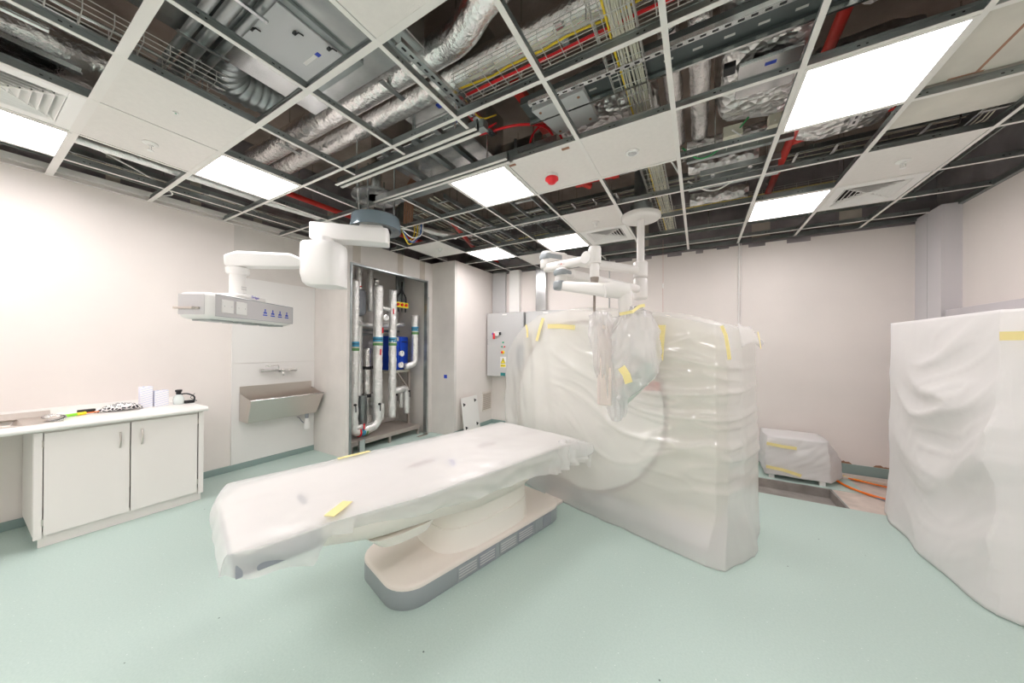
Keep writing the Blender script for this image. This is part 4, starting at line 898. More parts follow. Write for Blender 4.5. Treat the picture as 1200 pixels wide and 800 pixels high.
m = MB(FT); m.box((-2.60, 2.775, 1.28), (-2.47, 2.79, 1.56)); m.build('control_panel', M['greym'], t, bevel=.01)
m = MB(FT); m.box((-2.30, 2.765, 1.50), (-2.05, 2.785, 1.72)); m.build('display_window', M['grey'], t, bevel=.01)
# polythene over the gantry
def fold(x, y, z, s=0): return noise.noise(Vector((x * 2.2 + s, y * 2.2, z * 1.6)))
def gztop(n):       # height of the draped ridge along n
    K = [(-2.95, 1.20), (-2.78, 1.42), (-2.62, 1.66), (-2.45, 1.80), (-2.2, 1.92), (-1.8, 1.955), (-1.3, 1.905), (-.9, 1.83), (-.62, 1.77), (-.4, 1.715)]
    if n <= K[0][0]: return K[0][1]
    for (a, za), (b, zb) in zip(K, K[1:]):
        if n <= b: return za + (zb - za) * (n - a) / (b - a)
    return K[-1][1]
def lerp(a, b, q): return a + (b - a) * q
def poly_at(P_, q):
    """point at fraction q of a closed polygon; the list is (n,t) and keeps vertex correspondence"""
    k = q * len(P_); i = int(k) % len(P_); f = k - int(k); a, b = P_[i], P_[(i + 1) % len(P_)]; return lerp(a[0], b[0], f), lerp(a[1], b[1], f)
bot = [(-2.90, 2.84), (-2.2, 2.70), (-1.47, 2.655), (-.95, 2.625), (-.60, 2.60), (-.50, 2.64), (-.365, 2.98), (-.40, 3.50), (-.95, 3.62), (-1.7, 3.64), (-2.4, 3.62), (-2.92, 3.52)]
mid = [(-2.80, 2.80), (-2.2, 2.68), (-1.5, 2.67), (-.95, 2.68), (-.56, 2.72), (-.50, 2.77), (-.43, 3.0), (-.40, 3.46), (-.95, 3.50), (-1.7, 3.50), (-2.4, 3.50), (-2.80, 3.46)]
top = [(-2.72, 2.76), (-2.2, 2.69), (-1.5, 2.69), (-.95, 2.71), (-.58, 2.75), (-.53, 2.79), (-.46, 3.0), (-.43, 3.44), (-.95, 3.48), (-1.7, 3.48), (-2.4, 3.48), (-2.70, 3.44)]
m = MB(FT); NU, NV = 420, 130; rings = []
cen = (-1.6, 3.12)
for v in range(NV + 1):
    q = v / NV; ring = []
    for u in range(NU):
        w_ = u / NU
        b_, m_, t_ = poly_at(bot, w_), poly_at(mid, w_), poly_at(top, w_)
        if q < .22: s_ = q / .22; s_ = s_ * s_ * (3 - 2 * s_); x_, y_ = lerp(b_[0], m_[0], s_), lerp(b_[1], m_[1], s_)
        else: s_ = (q - .22) / .78; x_, y_ = lerp(m_[0], t_[0], s_), lerp(m_[1], t_[1], s_)
        zt = gztop(x_); z_ = .006 + q * (zt - .05)
        # outward direction
        e1 = poly_at(mid, (w_ + .01) % 1); e0 = poly_at(mid, (w_ - .01) % 1); ox, oy = (e1[1] - e0[1]), -(e1[0] - e0[0]); l_ = math.hypot(ox, oy) or 1; ox /= l_; oy /= l_
        env = math.sin(PI * min(1, max(0, q))) ** .5
        front = 1.0 if y_ < 2.95 else .6
        # smile-shaped creases radiating from the right front corner and long folds elsewhere
        dx = x_ + .56; sg = z_ + .18 * noise.noise(Vector((x_ * 1.1, 3, z_ * 1.5))) - .25 * dx * dx
        rg = max(0, 1 - 3.2 * abs(noise.noise(Vector((sg * 4.2, dx * 1.0, 5))))) ** 3 + .5 * max(0, 1 - 3.2 * abs(noise.noise(Vector((sg * 9, dx * 2.2, 9))))) ** 2
        cr = .036 * max(0, 1 - abs(dx) / 1.5) ** .7 * rg
        cr *= max(0, min(1, (z_ - .35) * 3)) * (1 if dx < .1 else .8)
        vf = .035 * max(0, 1 - 3 * abs(noise.noise(Vector((x_ * 4.5 + z_ * .8, z_ * .7, 2))))) * max(0, min(1, (-1.75 - x_) * 2.5)) * (1 - .6 * q)
        q1 = .045 * noise.noise(Vector((x_ * 1.4 + 3, y_ * 1.4, z_ * 1.4))) + .014 * noise.noise(Vector((x_ * 6 + y_ * 6, 2, z_ * 5)))
        hem = .035 * noise.noise(Vector((x_ * 5, y_ * 5, 7))) * max(0, 1 - q * 6)
        dd = env * (abs(cr) * .9 * front + vf * front + q1 * .6) + hem + .004
        if q > .85: dd *= (1 - q) / .15 * .8 + .2
        ring.append((x_ + ox * dd, y_ + oy * dd, z_))
    rings.append(ring)
for v in range(1, 9):
    q = v / 8; ring = []
    for u in range(NU):
        bx_, by_, bz_ = rings[NV][u]; x_ = lerp(bx_, lerp(bx_, cen[0], .55), q * .9) if v < 8 else lerp(bx_, cen[0], .5); y_ = lerp(by_, cen[1], q * .98)
        z_ = gztop(lerp(bx_, x_, 1)) - .05 * (1 - q) ** 2 + .02 * noise.noise(Vector((x_ * 5, y_ * 5, 3))) * (1 if q > .1 else 0)
        ring.append((x_, y_, z_))
    rings.append(ring)
m.loft(rings)
cover = m.build('polythene_sheet', M['film'], smooth=True)
tag(cover, 'large milky polythene sheet draped over the scanner down to the floor', 'plastic sheet')
# loose flap on the top right corner
m = MB(FT); rr_ = []
for i in range(9):
    a = i / 8; rr_.append([(-.47 + .03 * noise.noise(Vector((i, j, 0)) * .7), 2.86 + .55 * a, 1.735 - .02 * a - .008) if j == 0 else (-.47 + .10 * (j / 5) * (.35 + .65 * math.sin(PI * min(1, a * 1.2) * .5)), 2.86 + .62 * a, 1.74 - .035 * j + .02 * sin(a * 9 + j)) for j in range(6)])
m.loft(rr_, cap=False, closed=False); fl = m.build('sheet_flap', M['film'], cover, smooth=True, thick=.001)
gp = lambda x, y, z: FT @ Vector((x, y, z))
fr = -TT
tape([gp(-2.05, 2.655, 1.75), gp(-1.9, 2.65, 1.745), gp(-1.72, 2.65, 1.725)], .045, 'horizontal yellow tape strip high on the left of the sheet', fr)
tape([gp(-2.13, 2.68, 1.84), gp(-2.16, 2.66, 1.72), gp(-2.19, 2.65, 1.60)], .035, 'upright yellow tape strip left of the horizontal one', fr)
tape([gp(-2.37, 2.68, 1.78), gp(-2.34, 2.67, 1.71), gp(-2.33, 2.66, 1.64)], .025, 'leftmost short yellow tape strip on the scanner sheet', fr)
tape([gp(-.935, 2.69, 1.72), gp(-.94, 2.675, 1.58), gp(-.945, 2.668, 1.44)], .055, 'upright yellow tape strip just right of the monitor bag', fr)
tape([gp(-.535, 2.72, 1.70), gp(-.505, 2.70, 1.63), gp(-.49, 2.69, 1.54), gp(-.48, 2.69, 1.46)], .022, 'thin wavy yellow tape strip on the right corner of the scanner sheet', fr)
tape([gp(-.385, 3.20, 1.67), gp(-.375, 3.22, 1.60), gp(-.37, 3.24, 1.54)], .03, 'faint yellow tape strip at the far right edge of the scanner sheet', TN)

# patient table
tb = thing('patient_table', 'long cream scanner couch on an oval pedestal with a grey-sided base', 'patient table', tuple(FT @ Vector((-2.0, 1.6, 0))))
def rrect(x0, x1, y0, y1, r, n=8):
    pts = []
    rs = r if isinstance(r, (list, tuple)) else (r,) * 4
    for (cx_, cy_, a0, q) in ((x1, y1, 0, rs[0]), (x0, y1, PI / 2, rs[1]), (x0, y0, PI, rs[2]), (x1, y0, 3 * PI / 2, rs[3])):
        sx = -1 if cx_ == x1 else 1; sy = -1 if cy_ == y1 else 1
        for k in range(n + 1): a = a0 + PI / 2 * k / n; pts.append((cx_ + sx * q + q * cos(a), cy_ + sy * q + q * sin(a)))
    return pts
base = rrect(-2.31, -1.71, .875, 2.47, (.16, .16, .17, .17))
def inset(P_, cx_, cy_, k): return [(cx_ + (x_ - cx_) * k, cy_ + (y_ - cy_) * (1 - (1 - k) * .4)) for x_, y_ in P_]
m = MB(FT); m.loft([[(x_, y_, z_) for x_, y_ in inset(base, -2.01, 1.67, k)] for z_, k in ((.0, .99), (.004, 1), (.115, 1.0))]); bs = m.build('base_skirt', M['greym'], tb, smooth=50)
m = MB(FT); m.loft([[(x_, y_, z_) for x_, y_ in inset(base, -2.01, 1.67, k)] for z_, k in ((.115, 1.002), (.132, 1.0), (.140, .985), (.143, .93), (.15, .86))]); m.build('base_top', M['cream'], tb, smooth=50)
for k, (y0, y1) in enumerate(((1.28, 1.45), (1.46, 1.62), (1.66, 1.84), (1.855, 2.04), (2.06, 2.16), (2.17, 2.28))):
    m = MB(FT); m.box((-1.712, y0, .012), (-1.7055, y1, .108)); vp = m.build('vent_panel', M['greyd'] if k % 2 else M['greym'], tb, bevel=.002)
    if k < 4:
        m = MB(FT)
        for z_ in (.03, .048, .066, .084): m.box((-1.7055, y0 + .012, z_), (-1.7035, y1 - .012, z_ + .007))
        m.build('vent_louvre', M['grey'], vp)
# pedestal: oval column
def oval(x0, x1, y0, y1, z_, e=.62, n=40):
    cx_, cy_, hx, hy = (x0 + x1) / 2, (y0 + y1) / 2, (x1 - x0) / 2, (y1 - y0) / 2
    return [(cx_ + hx * math.copysign(abs(cos(a)) ** e, cos(a)), cy_ + hy * math.copysign(abs(sin(a)) ** e, sin(a)), z_) for a in [2 * PI * k / n for k in range(n)]]
m = MB(FT); m.loft([oval(-2.27, -1.735, 1.22, 2.14, .147), oval(-2.26, -1.745, 1.24, 2.13, .165), oval(-2.255, -1.75, 1.25, 2.12, .30)]); m.build('pedestal', M['creamt'], tb, smooth=50)
m = MB(FT); m.loft([oval(-2.248, -1.757, 1.257, 2.115, .298), oval(-2.248, -1.757, 1.257, 2.115, .42)]); m.build('pedestal_sleeve', M['creamt'], tb, smooth=50)
m = MB(FT); m.loft([oval(-2.255, -1.75, 1.25, 2.12, .41), oval(-2.30, -1.70, 1.05, 2.16, .47, .5), oval(-2.33, -1.66, .60, 2.22, .53, .45), oval(-2.36, -1.64, .36, 2.28, .60, .42), oval(-2.38, -1.62, .26, 2.34, .68, .40), oval(-2.375, -1.64, .22, 2.38, .715, .40)]); m.build('couch_body', M['creamt'], tb, smooth=60)
m = MB(FT); m.loft([[(x_, y_, z_) for x_, y_ in ((-2.39, .26), (-2.2, .165), (-1.67, .165), (-1.64, .20), (-1.64, .50), (-1.565, .95), (-1.565, 2.40), (-1.585, 2.42), (-2.38, 2.42), (-2.40, 2.40))] for z_ in (.705, .74)]); m.build('couch_top', M['white'], tb, bevel=.01)
m = MB(FT); m.box((-1.665, .17, .625), (-1.645, .47, .70)); m.box((-2.2, .165, .625), (-1.665, .185, .70)); m.build('grey_side_rail', M['greyd'], tb, bevel=.004)
m = MB(FT); m.loft([oval(-1.92, -1.70, .78, 1.1, .44), oval(-1.95, -1.68, .72, 1.15, .50)]); m.build('under_cover', M['creamt'], tb, smooth=50)
for y0 in (1.08, 1.66, 2.20):
    m = MB(FT); m.box((-1.995, y0, .7405), (-1.945, y0 + .19, .7425)); m.build('top_slot', mat('slot_shade', (0.50, 0.43, 0.42), .6) if y0 == 1.08 else bpy.data.materials['slot_shade'], tb)
m = MB(FT)
for k in range(4): m.box((-1.90 + .03 * k, 1.34 - .014 * k, .7405), (-1.88 + .03 * k, 1.365 - .014 * k, .7425))
m.build('blue_marking', M['bluem'], tb)
m = MB(FT); m.box((-1.60, 1.57, .741), (-1.575, 1.60, .743)); m.box((-2.01, .45, .741), (-1.88, .475, .743)); m.build('dark_mark', M['greyd'], tb)
# table polythene: top skin, side drapes with uneven hem
def hem(side, y_):
    if side == 'near':
        K = [(.12, .66), (.17, .625), (.3, .59), (.44, .56), (.465, .60), (.50, .67), (.9, .62), (1.2, .57), (1.5, .56), (1.8, .555), (2.1, .52), (2.30, .56), (2.48, .62)]
    else: K = [(.12, .68), (.3, .62), (2.5, .55)]
    if y_ <= K[0][0]: return K[0][1]
    for (a, za), (b, zb) in zip(K, K[1:]):
        if y_ <= b: return lerp(za, zb, (y_ - a) / (b - a))
    return K[-1][1]
m = MB(FT); NY, NX = 150, 60; grid_r = []
for i in range(NY + 1):
    y_ = .15 + (2.50 - .15) * i / NY; row = []
    # cross-section: far hem, far edge, across the top, near edge, near hem
    e0, e1 = -2.425, lerp(-1.605, -1.525, max(0, min(1, (y_ - .4) / .5)))
    if y_ > 2.2: e1 += .06 * (y_ - 2.2) / .3
    if y_ < .22: k_ = (.22 - y_) / .09; e0 += .28 * k_ ** 1.5; e1 -= .05 * k_
    zt = .755 - (.012 * ((.22 - y_) / .07) ** 2 if y_ < .22 else 0) - (.04 * (y_ - 2.38) / .12 if y_ > 2.38 else 0)
    for j in range(NX + 1):
        s_ = j / NX
        if s_ < .22: q = s_ / .22; z_ = lerp(hem('far', y_), zt, q); x_ = lerp(e0 + .02, e0, q)
        elif s_ > .72:
            q = (s_ - .72) / .28; hz = hem('near', y_); z_ = lerp(zt, hz, q)
            x_ = e1 - .015 * q - .075 * q * (1 if .6 < y_ < 2.15 else .3); 
        else: q = (s_ - .22) / .5; x_ = lerp(e0, e1, q); z_ = zt + .003
        # soft edge and folds
        n1 = noise.noise(Vector((x_ * 3, y_ * 3, z_ * 5))); n2 = noise.noise(Vector((x_ * 10 - y_ * 4, y_ * 7 + z_ * 9, 4)))
        if .22 <= s_ <= .72:
            ed = min(s_ - .22, .72 - s_) / .06; z_ += -.012 * max(0, 1 - ed) + .004 * max(0, n1) + .003 * n2 + .010 * abs(noise.noise(Vector((x_ * 7 + y_ * 5, y_ * 2, 9)))) * max(0, 1 - (y_ - .13) / .6)
        else:
            near = s_ > .72; dq = (s_ - .72) / .28 if near else (.22 - s_) / .22
            sgn = 1 if near else -1
            fo = .010 * sin(z_ * 45 + y_ * 5 + 5 * n1) * dq + .02 * n2 * dq + .015 * n1
            if near and y_ < .6: fo += .022 * sin((y_ + z_) * 26 + 3 * n1) * dq - .02 * dq
            if near and y_ > 2.1: fo += .035 * sin(y_ * 60 + 3 * n1) * dq + .03 * dq
            fo *= min(1, .15 + max(0, y_ - .14) / .2)
            x_ += sgn * (fo + .012)
        row.append((x_, y_, z_))
    grid_r.append(row)
end0 = []
for row, dy, dz in ((grid_r[0], -.024, .655), (grid_r[0], -.022, .69), (grid_r[0], -.014, .72), (grid_r[0], -.005, .742)):
    end0.append([(lerp(x_, -1.9, .05), y_ + dy + .006 * noise.noise(Vector((x_ * 9, z_ * 9, dz))), min(z_, dz) if z_ > dz else z_) for x_, y_, z_ in row])
m.loft(end0 + grid_r, cap=False, closed=False)
# far end drape
tcov = m.build('polythene_sheet', M['filmt'], smooth=True)
tag(tcov, 'white polythene sheet draped over the patient table with uneven hanging hem', 'plastic sheet')
m = MB(FT); rr_ = []
for i in range(8):
    q = i / 7; rr_.append([(-2.40 + (.95) * j / 30, 2.495 + .03 * sin(j * 1.1 + i * .5) * q + .03 * q, .70 - .20 * q + .02 * noise.noise(Vector((j * .4, i * .3, 0)))) for j in range(31)])
m.loft(rr_, cap=False, closed=False); m.build('end_drape', M['filmt'], tcov, smooth=True)
# bunched sheet at the near far corner
m = MB(FT); rr_ = []
for i in range(13):
    q = i / 12; c = Vector((-1.56 + .14 * q, 2.22 + .22 * q, .70 - .02 * q)); R_ = .075 - .03 * q ** 3
    rr_.append([(c.x + R_ * .6 * cos(a) + .012 * noise.noise(Vector((a * 2, i * .9, 0))), c.y + R_ * .3 * cos(a) , c.z + R_ * sin(a) + .018 * noise.noise(Vector((i * .8, a * 2, 5)))) for a in [2 * PI * k / 20 for k in range(20)]])
m.loft(rr_); m.build('bunched_corner', M['filmt'], tcov, smooth=True)
tape([gp(-1.70, .60, .766), gp(-1.66, .55, .766), gp(-1.615, .49, .765)], .05, 'crumpled yellow tape on the near edge of the table sheet', (0, 0, 1))
tape([gp(-2.40, .78, .762), gp(-2.40, .90, .764), gp(-2.41, 1.0, .762)], .03, 'yellow tape strip on the far edge of the table sheet', (0, 0, 1))
m = MB(FT); m.box((-2.08, 2.40, 0), (-1.86, 2.80, .03)); tag(m.build('floor_cable_cover', M['cream'], bevel=.006), 'flat cream cable cover on the floor between table base and scanner', 'cable cover')

# ------------------------------------------------------------------ base cabinet, worktop and the things on it (left)
CX = -4.25
t = thing('base_cabinet', 'white two-door base cabinet with curved metal handles under the worktop', 'cabinet', (-4.55, .8, 0))
m = MB(); m.box((XL + .02, .32, .10), (CX - .022, .338, .876)); m.box((XL + .02, 1.242, .10), (CX - .022, 1.26, .876)); m.box((XL + .02, .338, .10), (CX - .022, 1.242, .118)); m.box((XL + .02, .338, .10), (XL + .03, 1.242, .876)); m.box((XL+.03,.338,.86),(CX-.022,1.242,.876)); m.build('carcass', M['lam'], t, bevel=.001)
for q in (.322, 1.235): MB().box((CX - .021, q, .075), (CX - .002, q + .039, .872)).build('end_stile', M['lam'], t, bevel=.002)
MB().box((CX - .06, .345, 0), (CX - .035, 1.265, .10)).build('plinth', M['lam'], t, bevel=.001)
for k, (y0, y1, hy) in enumerate(((.366, .790, .735), (.798, 1.226, .86))):
    d_ = MB().box((CX - .020, y0, .095), (CX, y1, .862)).build('door', M['lam'], t, bevel=.0015)
    pts = [(CX + .002 + .022 * sin(PI * q / 12), hy, .66 + .13 * q / 12) for q in range(13)]
    MB().tube(pts, .006, 10).build('handle', M['steel'], d_, smooth=True)
    hx = y0 - .005 if k == 0 else y1 + .003
    for z_ in (.17, .76):
        m = MB(); m.cyl((CX - .004, hx, z_), (CX - .004, hx, z_ + .05), .006, 10); m.build('hinge', M['steel'], d_)
wt = thing('worktop', 'long white laminate worktop with rounded front edge and upstand along the left wall', 'worktop', (-4.55, .3, .89))
def wprof(y): return [(XL + .012, y, .885), (XL + .012, y, .925), (-4.20, y, .925), (-4.188, y, .918), (-4.182, y, .905), (-4.188, y, .890), (-4.20, y, .885)]
bx0, bx1, by0, by1 = -4.74, -4.33, -.55, .30
def wt_part(x0, x1, y0, y1, m): m.box((x0, y0, .885), (x1, y1, .925))
m = MB(); wt_part(XL + .012, bx0, -1.6, 1.285, m); wt_part(bx0, bx1, by1, 1.285, m); wt_part(bx0, bx1, -1.6, by0, m); wt_part(bx1, -4.20, -1.6, 1.285, m)
m.build('slab', M['lam2'], wt)
m = MB(); m.loft([[(-4.20, y, .925), (-4.188, y, .920), (-4.182, y, .905), (-4.188, y, .890), (-4.20, y, .885)] for y in (-1.6, 1.285)]); m.build('rounded_edge', M['lam2'], wt, smooth=60)
m = MB(); m.box((-4.90, 1.285, .885), (-4.20, 1.29, .925)); m.build('end_edge', M['lam2'], wt)
MB().box((XL + .001, -1.6, .885), (XL + .014, 1.28, .975)).build('upstand', M['lam2'], wt, bevel=.003)
# inset steel sink
sk = thing('inset_sink', 'stainless sink and drainer inset in the worktop at the left edge of the photo', 'sink', (-4.53, -.1, .80))
m = MB(); m.box((-4.745, by0 - .015, .925), (bx0 + .03, .46, .930)); m.box((bx1 - .02, by0 - .015, .925), (bx1 + .015, .46, .930)); m.box((bx0, .28, .925), (bx1, .46, .929)); m.build('rim', M['steel'], sk, bevel=.002)
m = MB(); m.loft([[(bx0 + .01, by0, .928), (bx1 - .01, by0, .928), (bx1 - .01, by1 - .02, .928), (bx0 + .01, by1 - .02, .928)], [(bx0 + .03, by0 + .02, .888), (bx1 - .03, by0 + .02, .888), (bx1 - .03, by1 - .05, .888), (bx0 + .03, by1 - .05, .888)]], cap=False); m.poly([(bx0 + .03, by0 + .02, .888), (bx1 - .03, by0 + .02, .888), (bx1 - .03, by1 - .05, .888), (bx0 + .03, by1 - .05, .888)]); m.build('bowl', M['steel'], sk, smooth=30)
m = MB(); m.loft([[(-4.76, y, .926), (-4.80, y, .965), (-4.80, y, .968), (-4.75, y, .930)] for y in (-.6, .44)]); m.build('raised_back_edge', M['steel'], sk)
# items on the worktop
m = MB(); 

ctr = Vector((-4.42, .41, .953)); ring = []
prof = []
for k in range(26):
    a = 2 * PI * k / 26; prof.append((.046 * cos(a), .024 * sin(a)))
rings = [[(ctr.x + q, ctr.y + p_[0] + (q + .1) * .18, ctr.z + p_[1] * sc_) for p_ in prof] for q, sc_ in ((-.07, .9), (-.02, .95), (.04, 1.0))]
m.loft(rings, cap=False); o = m.build('bent_metal_sleeve', M['galv'], smooth=True, thick=.0015); tag(o, 'short open metal sleeve lying on the edge of the sink', 'metal sleeve')
t = thing('paint_scraper', 'lime green and yellow handled tool with a long orange shaft lying on the worktop', 'hand tool', (-4.60, .6, .93))
MB().cyl((-4.50, .475, .942), (-4.54, .545, .942), .0125, 14).build('lime_grip', M['green'], t, smooth=40)
MB().cyl((-4.54, .545, .942), (-4.565, .595, .942), .0135, 14).build('yellow_grip', M['yel'], t, smooth=40)
MB().tube([(-4.565, .595, .941), (-4.64, .80, .938), (-4.67, .98, .936)], .005, 8).build('orange_shaft', M['orange'], t, smooth=40)
m = MB(); rbox(m, (-4.68, .615, .945), .05, .10, .025, .012); tag(m.build('black_block', M['black'], smooth=50), 'small black plastic block behind the lime green tool', 'block')
def zebra():
    m_ = mat('zebra_cloth', (.6, .6, .6), .8); nt = m_.node_tree; L = nt.links.new
    v = nt.nodes.new('ShaderNodeTexVoronoi'); v.feature = 'DISTANCE_TO_EDGE'; v.inputs['Scale'].default_value = 38; L(nt.nodes['Texture Coordinate'].outputs['Object'], v.inputs['Vector'])
    r = nt.nodes.new('ShaderNodeValToRGB'); r.color_ramp.interpolation = 'CONSTANT'; r.color_ramp.elements[0].color = (.8, .79, .78, 1); r.color_ramp.elements[1].position = .13; r.color_ramp.elements[1].color = (.03, .03, .035, 1)
    L(v.outputs[0], r.inputs[0]); L(r.outputs[0], nt.nodes['Principled BSDF'].inputs['Base Color']); return m_
m = MB(); rings = []
for i in range(13):
    y = .66 + .26 * i / 12; q = sin(PI * min(1, max(.02, i / 12))) ** .5
    rings.append([(-4.60 + (.075 * q + .012 * noise.noise(Vector((y * 20, a, 1)))) * cos(a), y + .02 * cos(a), .926 + max(0, (.085 * q * (.6 + .4 * i / 12) + .012 * noise.noise(Vector((y * 25, a * 2, 2)))) * (.5 + .5 * sin(a)) + .002)) for a in [2 * PI * k / 20 for k in range(20)]])
m.loft(rings); tag(m.build('patterned_cloth', zebra(), smooth=True), 'crumpled black and white patterned cloth on the worktop', 'cloth')
def patbox():
    m_ = mat('patterned_card', (.8, .8, .8), .6); nt = m_.node_tree; L = nt.links.new
    b_ = nt.nodes.new('ShaderNodeTexBrick'); b_.inputs['Scale'].default_value = 24; b_.inputs['Color1'].default_value = (.85, .85, .86, 1); b_.inputs['Color2'].default_value = (.84, .84, .88, 1); b_.inputs['Mortar'].default_value = (.42, .48, .78, 1); b_.inputs['Mortar Size'].default_value = .035; b_.inputs['Row Height'].default_value = .3
    mp = nt.nodes.new('ShaderNodeMapping'); mp.inputs['Rotation'].default_value = (PI / 2 - .25, 0, PI / 2); L(nt.nodes['Texture Coordinate'].outputs['Object'], mp.inputs[0]); L(mp.outputs[0], b_.inputs['Vector']); L(b_.outputs[0], nt.nodes['Principled BSDF'].inputs['Base Color']); return m_
pb = patbox()
m = MB(); rbox(m, (-4.66, .965, 1.025), .07, .085, .20, .006); tag(m.build('patterned_carton', pb, smooth=40), 'tall white carton with blue print, the left of two on the worktop', 'carton', 'cartons on the worktop')
m = MB(); rbox(m, (-4.635, 1.062, 1.003), .07, .095, .155, .006); tag(m.build('patterned_carton', pb, smooth=40), 'shorter white carton with blue print, the right of two on the worktop', 'carton', 'cartons on the worktop')
t = thing('glass_bottle', 'small clear bottle with a black cap at the right of the worktop', 'bottle', (-4.62, 1.185, .925))
MB().lathe([(.034, 0), (.040, .006), (.042, .05), (.030, .085), (.018, .098), (.016, .105)], (-4.62, 1.185, .925)).build('body', mat('bottle_plastic', (.70, .76, .74), .1), t, smooth=50)
MB().lathe([(.02, .10), (.02, .125), (.026, .127), (.027, .145), (.02, .148)], (-4.62, 1.185, .925)).build('black_cap', M['black'], t, smooth=50)
t = thing('headlamp', 'black headlamp with looping strap and thin wires beside the bottle', 'headlamp', (-4.60, 1.26, .925))
m = MB(); m.box((-4.63, 1.225, .926), (-4.59, 1.30, .955)); m.build('lamp_body', M['black'], t, bevel=.005)
m = MB(); m.tube(bend([(-4.64, 1.17, .935), (-4.68, 1.16, 1.0), (-4.66, 1.25, 1.03), (-4.62, 1.31, .99), (-4.61, 1.30, .94)], .05), .007, 8); m.build('strap', M['black'], t, smooth=True)
m = MB(); m.tube(bend([(-4.60, 1.29, .932), (-4.72, 1.36, .93), (-4.75, 1.30, .96), (-4.80, 1.36, 1.0)], .04), .0025, 6); m.build('wire', M['black'], t, smooth=True)
# bench support panel in the open space left of the cabinet
# ------------------------------------------------------------------ trough sink on the wall
t = thing('scrub_trough', 'stainless steel wall-hung scrub trough with sloping front', 'sink', (-4.78, 2.2, .6))
y0, y1 = 1.80, 2.655
def pl4(m, a, th): m.loft([a, [(p[0] + th[0], p[1] + th[1], p[2] + th[2]) for p in a]])
m = MB()
pl4(m, [(XL + .014, y0, .60), (XL + .014, y1, .60), (XL + .014, y1, 1.02), (XL + .014, y0, 1.02)], (.004, 0, 0))
m.build('splash_back', M['steel'], t)
m = MB(); pl4(m, [(-4.74, y0 + .02, .585), (-4.74, y1 - .02, .585), (-4.60, y1, .865), (-4.60, y0, .865)], (.004, 0, 0)); pl4(m, [(XL + .014, y0 + .0, .60), (-4.74, y0 + .02, .585), (-4.74, y1 - .02, .585), (XL + .014, y1, .60)], (0, 0, -.004)); m.build('trough_front', M['steel'], t)
for y in (y0, y1):
    m = MB(); s_ = .02 if y == y0 else -.02
    pl4(m, [(XL + .014, y, .60), (-4.74, y + s_, .585), (-4.60, y, .865), (-4.74, y, .895), (XL + .014, y, .94)], (0, .004 if y == y0 else -.004, 0)); m.build('end_plate', M['steel'], t)
m = MB(); m.tube([(-4.60, y0 - .004, .868), (-4.60, y1 + .004, .868)], .010, 10); m.build('front_rim', M['steelb'], t, smooth=True)
m = MB(); pl4(m, [(XL + .02, y0 + .004, .61), (-4.745, y0 + .02, .592), (-4.745, y1 - .02, .592), (XL + .02, y1 - .004, .61)], (0, 0, .002)); m.build('trough_floor', M['steel'], t)
t = thing('bottle_trap', 'white plastic bottle trap hanging under the right end of the steel trough', 'waste trap', (-4.80, 2.54, .36))
MB().cyl((-4.80, 2.54, .50), (-4.80, 2.54, .583), .022, 16).build('grey_outlet', M['greyd'], t, smooth=40)
m = MB(); m.lathe([(.032, 0), (.036, .01), (.036, .09), (.028, .10), (.028, .14), (.024, .15)], (-4.80, 2.54, .36)); m.build('trap_body', M['whitep'], t, smooth=50)
m = MB(); m.tube(bend([(-4.80, 2.50, .45), (-4.80, 2.47, .48), (-4.86, 2.47, .52), (XL + .014, 2.47, .52)], .03), .006, 8); m.build('waste_hose', M['greyd'], t, smooth=True)
t = thing('wall_tap', 'chrome wall-mounted mixer tap with long lever above the steel trough', 'tap', (XL + .08, 2.2, 1.2))
m = MB(); m.cyl((XL + .07, 2.03, 1.205), (XL + .07, 2.36, 1.20), .018, 16); m.cyl((XL + .012, 2.10, 1.205), (XL + .07, 2.10, 1.205), .014, 12); m.cyl((XL + .012, 2.30, 1.20), (XL + .07, 2.30, 1.20), .014, 12); m.build('mixer_body', M['steelb'], t, smooth=40)
m = MB(); m.cyl((XL + .07, 2.36, 1.20), (XL + .07, 2.42, 1.20), .022, 16); m.cyl((XL + .07, 1.99, 1.205), (XL + .07, 2.03, 1.205), .024, 16); m.build('control_knob', M['steelb'], t, smooth=40)
m = MB(); m.tube(bend([(XL + .07, 2.20, 1.20), (XL + .07, 2.20, 1.27), (XL + .24, 1.98, 1.27)], .02), .007, 8); m.build('lever', M['steelb'], t, smooth=True)
m = MB(); m.tube(bend([(XL + .07, 2.2, 1.19), (XL + .2, 2.2, 1.18), (XL + .2, 2.2, 1.14)], .03), .011, 10); m.build('spout', M['steelb'], t, smooth=True)

# ------------------------------------------------------------------ services inside the open riser
def bands(t, x, y, z, r, horiz=None):
    for k, (mt, h0, h1) in enumerate((('cablew', -.02, .0), ('blueb', .0, .035), ('black', .035, .045), ('blueb', .045, .075), ('greenb', -.06, -.02))):
        MB().cyl((x, y, z + h0), (x, y, z + h1), r + .003 + .0006 * k, 20).build('marker_band', M[mt], t, smooth=40)
def vpipe(x, y, z0, z1, r, label, bz=None, tail=None):
    t = thing('insulated_riser_pipe', label, 'pipe', (x, y, z0), 'insulated pipes in the riser')
    pts = [(x, y, z1), (x, y, z0)] if not tail else bend([(x, y, z1), (x, y, z0)] + tail, .09)
    crinkle(pts, r, n=18, amp=.008, sc=16).build('foil_jacket', M['foilw'], t, smooth=True)
    if bz: bands(t, x, y, bz, r)
    return t
pA = vpipe(-4.40, 2.99, .26, 2.50, .062, 'leftmost tall insulated pipe in the open riser', 1.52, [(-4.40, 3.10, .245)])
pB = vpipe(-4.38, 3.38, .30, 2.48, .070, 'thickest tall insulated pipe in the riser, with the gauge and red tags', 1.60, [(-4.40, 3.14, .245)])
